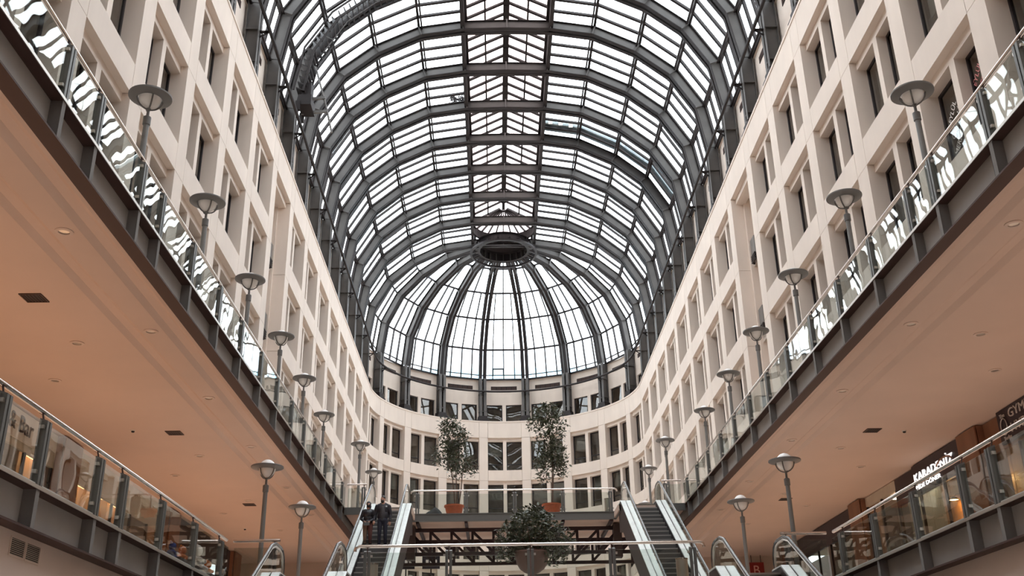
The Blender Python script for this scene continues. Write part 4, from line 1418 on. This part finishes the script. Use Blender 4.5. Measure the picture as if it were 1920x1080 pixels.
# soft toys on a low table behind the left lower balustrade
t = thing('display_table', 'low dark display table behind the far end of the left lower balustrade', 'table', (-7.95, 24.4, ZL))
obj('table_top', MB().box(-0.35, 0.35, -1.9, 1.9, 0.40, 0.45).mesh('display_top', 'shopdark'), t)
for sx in (-1, 1):
    for sy in (-1, 1):
        obj('leg', MB().box(sx * 0.28 - 0.03, sx * 0.28 + 0.03, sy * 1.8 - 0.03, sy * 1.8 + 0.03, 0, 0.40).mesh('display_leg', 'shopdark'), t)
def blob(c, r, n=12):
    m = MB()
    pr = [(max(0.002, cos(radians(a))), sin(radians(a))) for a in range(-90, 91, 15)]
    q = MB().lathe(pr, n)
    return m.add([(c[0] + v[0] * r[0], c[1] + v[1] * r[1], c[2] + v[2] * r[2]) for v in q.v], q.f)
for (y, mk, sc_, lb) in ((22.9, 'blue', 0.9, 'blue soft toy on the display table, nearest the camera'), (23.65, 'orange', 1.0, 'orange soft toy between the blue and white ones'),
                         (24.75, 'white', 1.5, 'tall white soft toy on the display table'), (25.85, 'orange', 1.0, 'orange soft toy at the far end of the display table')):
    t = thing('soft_toy', lb, 'toy', (-7.95, y, ZL + 0.45), 0, 'soft toys on the display table')
    t.scale = (sc_, sc_, sc_)
    obj('body', blob((0, 0, 0.13), (0.12, 0.13, 0.13)).mesh('toy_body', mk, True), t)
    obj('head', blob((0.02, 0, 0.32), (0.095, 0.10, 0.095)).mesh('toy_head', mk, True), t)
    for sy in (-1, 1):
        obj('ear', blob((0.0, sy * 0.075, 0.40), (0.025, 0.04, 0.04), 8).mesh('toy_ear', mk, True), t)
        obj('arm', blob((0.08, sy * 0.12, 0.17), (0.08, 0.04, 0.045), 8).mesh('toy_arm', mk, True), t)
        obj('leg', blob((0.12, sy * 0.08, 0.05), (0.09, 0.05, 0.05), 8).mesh('toy_leg', mk, True), t)
# pendant bulb and duct in the cafe on the right, picture lights
t = thing('pendant_lamp', 'bright bare bulb hanging in the shop behind the right balustrade', 'lamp', (13.75, 28.0 + 1.55, 8.2))
obj('bulb', MB().lathe([(0.004, -0.13), (0.07, -0.1), (0.10, -0.02), (0.09, 0.05), (0.04, 0.11), (0.03, 0.14)], 14).mesh('bulb', 'bulb', True), t)
obj('socket', MB().lathe([(0.045, 0.13), (0.045, 0.2), (0.02, 0.22)], 10).mesh('bulb_socket', 'steeldark', True), t)
obj('cord', MB().tube([(0, 0, 0.2), (0, 0, 1.09)], 0.008, 5).mesh('bulb_cord', 'steeldark'), t)
for i, (y, z) in enumerate(((32.4, 8.35), (33.5, 8.3), (30.6, 8.4))):
    t = thing('wall_light', '%s warm picture light on the wood lined eatery wall' % ('middle', 'farthest', 'nearest')[i], 'lamp', (14.35, y, z))
    obj('shade', MB().lathe([(0.02, 0.12), (0.05, 0.11), (0.16, 0.0), (0.15, 0.0), (0.04, 0.10)], 14).mesh('wall_light_shade', 'steeldark', True), t)
    obj('glow', MB().lathe([(0.14, 0.005), (0.002, 0.02)], 14).mesh('wall_light_glow', 'warmpanel', True), t)
    obj('arm', MB().tube([(0, 0, 0.11), (0.1, 0, 0.2), (0.27, 0, 0.2)], 0.012, 5).mesh('wall_light_arm', 'steeldark'), t)
    l_ = bpy.data.lights.new('wall_light_lamp', 'POINT')
    l_.energy = 45
    l_.color = (1.0, 0.55, 0.22)
    l_.shadow_soft_size = 0.08
    lo = bpy.data.objects.new('lamp_light', l_)
    COL.objects.link(lo)
    lo.parent = t
    lo.location = (0, 0, -0.06)

# ================================================================== ROOF DETAILS AND OUTSIDE
sp_me = [MB().lathe([(0.03, 0.14), (0.07, 0.12), (0.075, -0.08), (0.10, -0.12), (0.095, -0.12), (0.002, -0.09)], 12).mesh('spot_can', 'pole', True),
         MB().tube([(0, 0, 0.1), (0, 0.02, 0.3)], 0.015, 5).box(-0.05, 0.05, -0.03, 0.07, 0.29, 0.32).mesh('spot_arm', 'steeldark'),
         MB().tube([(0.0, 0.05, -0.08), (0.0, 0.30, -0.36)], 0.012, 5).mesh('spot_rod', 'pole')]
for k in range(-1, 7):
    for side, sn in ((-1, 'left'), (1, 'right')):
        t = thing('roof_spotlight', 'small spotlight under the lantern, %s side, %s bay from the top of the picture' % (sn, ORD[k + 1]), 'spotlight',
                  (side * 1.1, YP(k) + 0.62, 34.9), 0.25 * side, 'spotlights under the lantern')
        obj('can', sp_me[0], t)
        obj('arm', sp_me[1], t)
        obj('rod', sp_me[2], t)
# maintenance gantry on the left slope
LEFTHALF = FULL[:7]
gt = thing('maintenance_gantry', 'dark curved maintenance ladder gantry climbing the left side of the roof', 'gantry', (0, 37.5, 0))
for y in (-0.52, 0.52):
    m = MB()
    arch_plate(m, LEFTHALF, -0.64, -0.55, y - 0.04, y + 0.04)
    arch_plate(m, LEFTHALF, -0.20, -0.12, y - 0.03, y + 0.03)
    obj('side_beam', m.mesh('gantry_beam', 'steeldark'), gt)
def walk(pts, step, d):
    o_ = off(pts, d)
    acc, out = 0.0, []
    for a, b in zip(o_[:-1], o_[1:]):
        l = sqrt((b[0] - a[0]) ** 2 + (b[1] - a[1]) ** 2)
        while acc <= l:
            f = acc / l
            out.append((a[0] + (b[0] - a[0]) * f, a[1] + (b[1] - a[1]) * f, (b[0] - a[0]) / l, (b[1] - a[1]) / l))
            acc += step
        acc -= l
    return out
for (x, z, tx, tz) in walk(LEFTHALF, 0.30, -0.66):
    nx, nz = -tz, tx
    p = [(x, -0.5, z), (x + tx * 0.05, -0.5, z + tz * 0.05), (x + tx * 0.05 + 0.0, 0.5, z + tz * 0.05), (x, 0.5, z)]
    q = [(v[0] + nx * 0.42 + tx * 0.12, v[1], v[2] + nz * 0.42 + tz * 0.12) for v in p]
    obj('tread', MB().hexa(p + q).mesh('gantry_tread', 'steeldark'), gt)
hp_ = off(LEFTHALF, -1.05)
obj('hand_tube', MB().tube([(p[0], -0.56, p[1]) for p in hp_[1:]], 0.018, 5).mesh('gantry_tube', 'steel'), gt)
for (x, z, tx, tz) in walk(LEFTHALF, 1.5, -0.62)[2:]:
    obj('stanchion', MB().tube([(x, -0.54, z), (x + tz * 0.43, -0.56, z - tx * 0.43)], 0.018, 5).mesh('gantry_stanchion', 'steel'), gt)
m = MB()
m.box(-9.1, -8.55, -0.5, 0.5, 26.25, 26.75).box(-9.0, -8.6, -0.4, -0.1, 26.75, 27.4).box(-8.95, -8.65, 0.1, 0.45, 26.75, 27.7).box(-9.2, -9.0, -0.55, -0.4, 25.95, 26.4).box(-9.2, -9.0, 0.4, 0.55, 25.95, 26.4)
obj('drive_unit', m.mesh('gantry_drive', 'steeldark'), gt)
obj('cross_bar', MB().beam((-9.1, 0.3, 27.0), (-8.1, 0.3, 27.1), 0.10, 0.12).mesh('gantry_bar', 'pole'), gt)
obj('cross_bar', MB().beam((-9.1, 0.3, 26.3), (-8.0, 0.3, 26.4), 0.10, 0.12).mesh('gantry_bar', 'pole'), gt)
obj('raking_pole', MB().tube([(-8.75, 0.2, 29.2), (-8.05, 0.35, 26.7), (-7.75, 0.45, 25.4)], 0.05, 6).mesh('gantry_pole', 'pole', True), gt)
# nest
nt_ = thing('bird_nest', 'dark tangle of twigs lodged on a rib beside the lantern', 'nest', (-2.75, YP(2) + 0.05, 34.62))
rnd = random.Random(4)
m = MB()
for i in range(130):
    a, b = rnd.uniform(0, 2 * pi), rnd.uniform(-0.4, 0.9)
    c = Vector((rnd.uniform(-0.4, 0.35), rnd.uniform(-0.15, 0.15), rnd.uniform(0.0, 0.35)))
    v = Vector((cos(a) * cos(b), 0.5 * sin(a) * cos(b), sin(b))) * rnd.uniform(0.12, 0.32)
    m.tube([c - v * 0.5, c + Vector((0, 0, 0.03)), c + v * 0.5], [0.026, 0.022, 0.008], 4)
obj('twigs', m.mesh('nest_twigs', 'steeldark'), nt_)['kind'] = 'stuff'
# walkway outside on the right slope
wk = thing('roof_walkway', 'blue grey walkway strip lying outside on the right slope of the glass roof', 'walkway', (0, YP(3) - 0.72, 0))
m = MB()
arch_plate(m, [(1.9, 34.05)] + ARC[2:6], 0.74, 0.80, -0.42, 0.42)
obj('deck', m.mesh('walkway_deck', 'roofwalk'), wk)
for y in (-0.42, 0.42):
    m = MB()
    arch_plate(m, [(1.9, 34.05)] + ARC[2:6], 0.80, 0.90, y - 0.02, y + 0.02)
    obj('kerb', m.mesh('walkway_kerb', 'roofwalk'), wk)
for i, (x, z) in enumerate(((2.7, 34.8), (3.3, 34.7), (3.9, 34.55))):
    obj('marker_plate', MB().box(x - 0.12, x + 0.12, -0.5, -0.44, z - 0.2, z + 0.06).mesh('walkway_marker', 'white'), wk)
# pale building beyond the dome
ob = thing('distant_building', 'pale building with blue windows seen through the dome glass', 'building', (0, 110, 0))
obj('wall', MB().box(-45, 45, 0, 12, 0, 40.7).mesh('distant_wall', 'bldg'), ob)
obj('parapet', MB().box(-45.5, 45.5, -0.6, 12, 40.7, 41.8).mesh('distant_parapet', 'bldg'), ob)
obj('penthouse', MB().box(-38, 38, 3, 12, 41.8, 43.2).mesh('distant_penthouse', 'bldg'), ob)
wm = MB().box(-1.9, 1.9, -0.08, 0.02, 0, 1.9).mesh('distant_window', 'bldgwin')
for r in range(3):
    for i in range(-9, 10):
        obj('window', wm, ob, (i * 4.6 + 0.6, 0, 37.3 - r * 4.2))
# louvre boxes in the recessed bays
for side, sn in ((-1, 'left'), (1, 'right')):
    for i, z in enumerate((19.3, 16.2)):
        t = thing('louvre_box', '%s grey louvre box fixed in the tall facade recess on the %s' % (('upper', 'lower')[i], sn), 'vent', (side * 10.1, YP(-1) - 0.95, z))
        obj('housing', MB().box(-0.22, 0.22, -0.3, 0.3, 0, 0.75).mesh('louvre_housing', 'pole'), t)
        for q in range(4):
            obj('slat', MB().box(*sgn(side, -0.26, -0.20), -0.28, 0.28, -0.30 + 0.09 * q, -0.25 + 0.09 * q).mesh('louvre_slat', 'steeldark'), t)
        obj('bracket', MB().box(-0.2, 0.2, -0.28, -0.25, -0.32, 0.0).box(-0.2, 0.2, 0.25, 0.28, -0.32, 0.0).beam((0, 0.2, 0.7), (0, 0.64, 0.9), 0.04, 0.04).mesh('louvre_bracket', 'steeldark'), t)
# dark notice boards hanging beyond the bridge
for i, x in enumerate((-5.1, -3.9)):
    t = thing('notice_board', '%s dark notice board on a tall post with white marks seen through the bridge truss' % ('left', 'right')[i], 'sign', (x, 50.0, 8.95))
    obj('board', MB().box(-0.42, 0.42, -0.03, 0.03, -0.3, 0.3).mesh('notice_board', 'signdark'), t)
    for q in range(3):
        obj('mark', MB().box(-0.25 + 0.2 * q, -0.12 + 0.2 * q, -0.045, -0.03, -0.05, 0.12).mesh('notice_mark', 'whiteletter'), t)
    obj('post', MB().box(-0.03, 0.03, 0.03, 0.08, -4.3, 0.25).box(-0.3, 0.3, -0.2, 0.3, -4.3, -4.27).mesh('notice_post', 'steeldark'), t)

# ================================================================== PEOPLE
def capsule(mb, p, q, r0, r1, n=10):
    p, q = Vector(p), Vector(q)
    d = (q - p)
    L = d.length
    d = d / L
    pts, rs = [], []
    for a in (-80, -50, -25):
        pts.append(p + d * r0 * sin(radians(a)))
        rs.append(r0 * cos(radians(a)))
    for f in (0, 0.33, 0.66, 1):
        pts.append(p + d * L * f)
        rs.append(r0 + (r1 - r0) * f)
    for a in (25, 50, 80):
        pts.append(q + d * r1 * sin(radians(a)))
        rs.append(r1 * cos(radians(a)))
    mb.tube(pts, rs, n)


def ellipsoid(mb, c, r, n=14):
    prof = [(max(0.002, cos(radians(a))), sin(radians(a))) for a in range(-90, 91, 15)]
    t_ = MB().lathe(prof, n)
    mb.add([(c[0] + v[0] * r[0], c[1] + v[1] * r[1], c[2] + v[2] * r[2]) for v in t_.v], t_.f)


def person(name, label, loc, rz, parts, mats, voxel, extras):
    """parts: list of (material key, builder) whose union is remeshed to one continuous body"""
    t = thing(name, label, 'person', loc, rz)
    t.scale = (1.06, 1.06, 1.06)
    mb, src = MB(), []
    for key, fn in parts:
        a = len(mb.v)
        fn(mb)
        src += [key] * (len(mb.v) - a)
    me = bpy.data.meshes.new('body_src')
    me.from_pydata(mb.v, [], mb.f)
    tmp = bpy.data.objects.new('body_tmp', me)
    COL.objects.link(tmp)
    m1 = tmp.modifiers.new('r', 'REMESH')
    m1.mode = 'VOXEL'
    m1.voxel_size = voxel
    m2 = tmp.modifiers.new('s', 'SMOOTH')
    m2.factor = 0.5
    m2.iterations = 3
    bpy.context.view_layer.update()
    dg = bpy.context.evaluated_depsgraph_get()
    body = bpy.data.meshes.new_from_object(tmp.evaluated_get(dg))
    bpy.data.objects.remove(tmp)
    keys = list(dict.fromkeys(k for k, _ in parts))
    body.materials.clear()
    for k in keys:
        body.materials.append(M[mats[k]])
    # sample points over each source piece for the nearest-material lookup
    kd = kdtree.KDTree(len(mb.v) + len(mb.f))
    for i, v in enumerate(mb.v):
        kd.insert(v, i)
    for j, f in enumerate(mb.f):
        c = sum((Vector(mb.v[i]) for i in f), Vector()) / len(f)
        kd.insert(c, f[0])
    kd.balance()
    for p in body.polygons:
        p.use_smooth = True
        _, i, _ = kd.find(p.center)
        p.material_index = keys.index(src[i])
    body.name = 'body'
    obj('body', body, t)
    for nm, mk, fn in extras:
        e = MB()
        fn(e)
        obj(nm, e.mesh(nm, mk, True), t)
    return t


def hand(mb, w, d, side, s_=1.0, curl=0.5):
    """palm with four unequal bent fingers and a thumb; w wrist, d pointing down the hand"""
    w, d = Vector(w), Vector(d).normalized()
    acr = d.cross(Vector((0, 1, 0)))
    if acr.length < 0.1:
        acr = Vector((1, 0, 0))
    acr.normalize()
    inn = d.cross(acr).normalized()
    palm = w + d * 0.085 * s_
    capsule(mb, w, palm - acr * 0.016 * s_, 0.028 * s_, 0.024 * s_, 8)
    capsule(mb, w, palm + acr * 0.016 * s_, 0.028 * s_, 0.024 * s_, 8)
    for i, ln in enumerate((0.068, 0.078, 0.072, 0.055)):
        b0 = palm + acr * (-0.030 + 0.020 * i) * s_
        b1 = b0 + (d * (1 - 0.3 * curl) - inn * 0.45 * curl) * ln * 0.55 * s_
        b2 = b1 + (d * (1 - 0.8 * curl) - inn * 0.95 * curl) * ln * 0.5 * s_
        capsule(mb, b0, b1, 0.0095 * s_, 0.009 * s_, 6)
        capsule(mb, b1, b2, 0.009 * s_, 0.0075 * s_, 6)
    th0 = w + d * 0.03 * s_ - acr * 0.025 * s_ * side
    th1 = th0 + (d * 0.03 - acr * 0.025 * side - inn * 0.01) * s_
    capsule(mb, th0, th1, 0.013 * s_, 0.011 * s_, 6)
    capsule(mb, th1, th1 + (d * 0.03 - inn * 0.015) * s_, 0.011 * s_, 0.008 * s_, 6)


def head(mb, c, s_=1.0, fwd=(0, -1, 0)):
    c = Vector(c)
    f = Vector(fwd).normalized()
    sd = f.cross(Vector((0, 0, 1))).normalized()
    up_ = sd.cross(f)
    P = lambda a, b, h: c + sd * a * s_ + f * b * s_ + up_ * h * s_
    ellipsoid(mb, P(0, -0.01, 0.02), (0.076 * s_, 0.092 * s_, 0.098 * s_))
    ellipsoid(mb, P(0, 0.02, -0.045), (0.060 * s_, 0.066 * s_, 0.072 * s_))
    capsule(mb, P(0, 0.082, 0.015), P(0, 0.100, -0.022), 0.011 * s_, 0.016 * s_, 6)
    for q in (-1, 1):
        capsule(mb, P(q * 0.014, 0.078, 0.022), P(q * 0.050, 0.066, 0.026), 0.010 * s_, 0.010 * s_, 6)
        capsule(mb, P(q * 0.076, -0.01, 0.02), P(q * 0.078, -0.005, -0.025), 0.014 * s_, 0.010 * s_, 6)
    capsule(mb, P(-0.02, 0.080, -0.062), P(0.02, 0.080, -0.062), 0.009 * s_, 0.009 * s_, 6)
    return P


def face_bits(e, c, s_, fwd):
    P = head(MB(), c, s_, fwd)
    for q in (-1, 1):
        ellipsoid(e, P(q * 0.031, 0.078, 0.004), (0.012 * s_, 0.009 * s_, 0.008 * s_), 8)


HS = 0.226
def step_pos(i):
    y = -(i + 1) * 0.40
    return EY + y + 0.20, ZU + y * SL + 0.02

# man
ym, zm = step_pos(9)
hd = (-0.01, -0.03, 1.685)
hf = (-0.22, -1, -0.22)
man_parts = [
    ('jeans', lambda m: (capsule(m, (0.09, 0, 0.93), (0.105, -0.015, 0.50), 0.098, 0.066), capsule(m, (0.105, -0.015, 0.50), (0.11, 0.03, 0.11), 0.064, 0.052),
                         capsule(m, (-0.09, 0, 0.93), (-0.10, -0.02, 0.50), 0.098, 0.066), capsule(m, (-0.10, -0.02, 0.50), (-0.105, 0.02, 0.11), 0.064, 0.052),
                         ellipsoid(m, (0, 0, 0.96), (0.175, 0.125, 0.12)))),
    ('shoe', lambda m: (capsule(m, (0.11, 0.05, 0.055), (0.135, -0.14, 0.042), 0.052, 0.040, 8), capsule(m, (-0.105, 0.04, 0.055), (-0.14, -0.14, 0.042), 0.052, 0.040, 8))),
    ('coat', lambda m: (ellipsoid(m, (0, 0.015, 1.12), (0.20, 0.135, 0.20)), ellipsoid(m, (0, 0.015, 1.34), (0.215, 0.135, 0.19)),
                        capsule(m, (-0.14, 0.01, 1.47), (0.14, 0.01, 1.47), 0.075, 0.075), 
                        capsule(m, (0.205, 0.01, 1.44), (0.265, 0.03, 1.16), 0.076, 0.060), capsule(m, (0.265, 0.03, 1.16), (0.255, -0.05, 0.93), 0.058, 0.047),
                        capsule(m, (-0.205, 0.01, 1.44), (-0.27, 0.05, 1.17), 0.076, 0.060), capsule(m, (-0.27, 0.05, 1.17), (-0.30, -0.06, 0.96), 0.058, 0.047),
                        capsule(m, (-0.08, 0.04, 1.53), (0.08, 0.04, 1.53), 0.055, 0.055))),
    ('shirt', lambda m: (ellipsoid(m, (0.0, -0.075, 1.18), (0.085, 0.075, 0.27)),)),
    ('skin', lambda m: (capsule(m, (0, 0.01, 1.50), (0, -0.01, 1.62), 0.055, 0.055), head(m, hd, 1.0, hf),
                        hand(m, (0.253, -0.055, 0.915), (0.0, -0.1, -1), 1), hand(m, (-0.302, -0.068, 0.945), (0, -0.2, -1), -1))),
]
def man_hair(e):
    c = Vector(hd)
    ellipsoid(e, c + Vector((0.008, 0.012, 0.042)), (0.082, 0.095, 0.084))
def man_beard(e):
    c = Vector(hd)
    ellipsoid(e, c + Vector((-0.012, -0.040, -0.075)), (0.060, 0.062, 0.060))
person('person', 'taller person in dark jacket and navy trousers standing on the left escalator', (ESX_L + 0.19, ym, zm), 0, man_parts,
       dict(jeans='jeans', shoe='shoe', coat='coat', shirt='shirt', skin='skin'), 0.0085,
       [('hair', 'hair', man_hair), ('beard', 'hair', man_beard), ('eyes', 'hair', lambda e: face_bits(e, hd, 1.0, hf)),
        ('chest_patch', 'badge', lambda e: (e.hexa([(0.10, -0.135, 1.40), (0.155, -0.12, 1.40), (0.155, -0.11, 1.45), (0.10, -0.125, 1.45), (0.10, -0.125, 1.40), (0.155, -0.11, 1.40), (0.155, -0.10, 1.45), (0.10, -0.115, 1.45)])))])
# woman
yw_, zw_ = step_pos(9)
hd2 = (0.01, -0.02, 1.505)
hf2 = (0.10, -1, -0.05)
wo_parts = [
    ('leg1', lambda m: (capsule(m, (-0.085, 0, 0.82), (-0.09, -0.02, 0.44), 0.100, 0.068), capsule(m, (-0.09, -0.02, 0.44), (-0.09, 0.02, 0.22), 0.064, 0.056))),
    ('leg2', lambda m: (capsule(m, (0.085, 0, 0.82), (0.095, -0.02, 0.44), 0.100, 0.068), capsule(m, (0.095, -0.02, 0.44), (0.10, 0.02, 0.22), 0.064, 0.056))),
    ('boot', lambda m: (capsule(m, (-0.09, 0.02, 0.26), (-0.09, 0.03, 0.08), 0.062, 0.048), capsule(m, (-0.09, 0.05, 0.05), (-0.11, -0.12, 0.04), 0.048, 0.036),
                        capsule(m, (0.10, 0.02, 0.26), (0.10, 0.03, 0.08), 0.062, 0.048), capsule(m, (0.10, 0.05, 0.05), (0.12, -0.12, 0.04), 0.048, 0.036))),
    ('jacket', lambda m: (ellipsoid(m, (0, 0.01, 0.90), (0.185, 0.135, 0.10)), ellipsoid(m, (0, 0.01, 1.03), (0.168, 0.120, 0.17)), ellipsoid(m, (0, -0.005, 1.19), (0.18, 0.132, 0.16)),
                          capsule(m, (-0.11, 0.01, 1.30), (0.11, 0.01, 1.30), 0.066, 0.066),
                          capsule(m, (0.17, 0.01, 1.28), (0.245, 0.03, 1.03), 0.066, 0.054), capsule(m, (0.245, 0.03, 1.03), (0.10, -0.16, 0.91), 0.052, 0.040),
                          capsule(m, (-0.17, 0.01, 1.28), (-0.245, 0.03, 1.03), 0.066, 0.054), capsule(m, (-0.245, 0.03, 1.03), (-0.13, -0.16, 0.91), 0.052, 0.040))),
    ('skin', lambda m: (capsule(m, (0, 0.01, 1.33), (0, -0.005, 1.45), 0.048, 0.048), head(m, hd2, 0.95, hf2),
                        hand(m, (-0.12, -0.17, 0.905), (0.55, -0.25, -0.55), -1, 0.9, 0.9), hand(m, (0.09, -0.17, 0.905), (-0.55, -0.25, -0.55), 1, 0.9, 0.9))),
]
def wo_hair(e):
    c = Vector(hd2)
    ellipsoid(e, c + Vector((-0.004, 0.020, 0.028)), (0.088, 0.098, 0.098))
    ellipsoid(e, c + Vector((0.0, 0.055, -0.06)), (0.085, 0.055, 0.11))
def wo_mask(e):
    c = Vector(hd2)
    ellipsoid(e, c + Vector((0.008, -0.050, -0.052)), (0.062, 0.052, 0.058))
person('person', 'shorter person in black leather jacket, dark mask and brown trousers on the left escalator', (ESX_L - 0.35, yw_, zw_), 0, wo_parts,
       dict(leg1='leggings', leg2='leggings2', boot='shoe', jacket='jacket', skin='skin'), 0.0085,
       [('hair', 'hair', wo_hair), ('face_mask', 'mask', wo_mask), ('eyes', 'hair', lambda e: face_bits(e, hd2, 0.95, hf2))])
hbg = thing('handbag', 'small grey handbag held in front of the shorter person', 'bag', (ESX_L - 0.365, yw_ - 0.25, zw_ + 0.80))
obj('bag_body', MB().hexa([(-0.11, -0.035, 0), (0.11, -0.035, 0), (0.11, 0.035, 0), (-0.11, 0.035, 0), (-0.095, -0.02, 0.11), (0.095, -0.02, 0.11), (0.095, 0.02, 0.11), (-0.095, 0.02, 0.11)]).mesh('bag_body', 'bag'), hbg)
obj('bag_strap', MB().tube([(-0.09, 0, 0.10), (-0.06, 0, 0.15), (0.06, 0, 0.15), (0.09, 0, 0.10)], 0.008, 6).mesh('bag_strap', 'shoe', True), hbg)
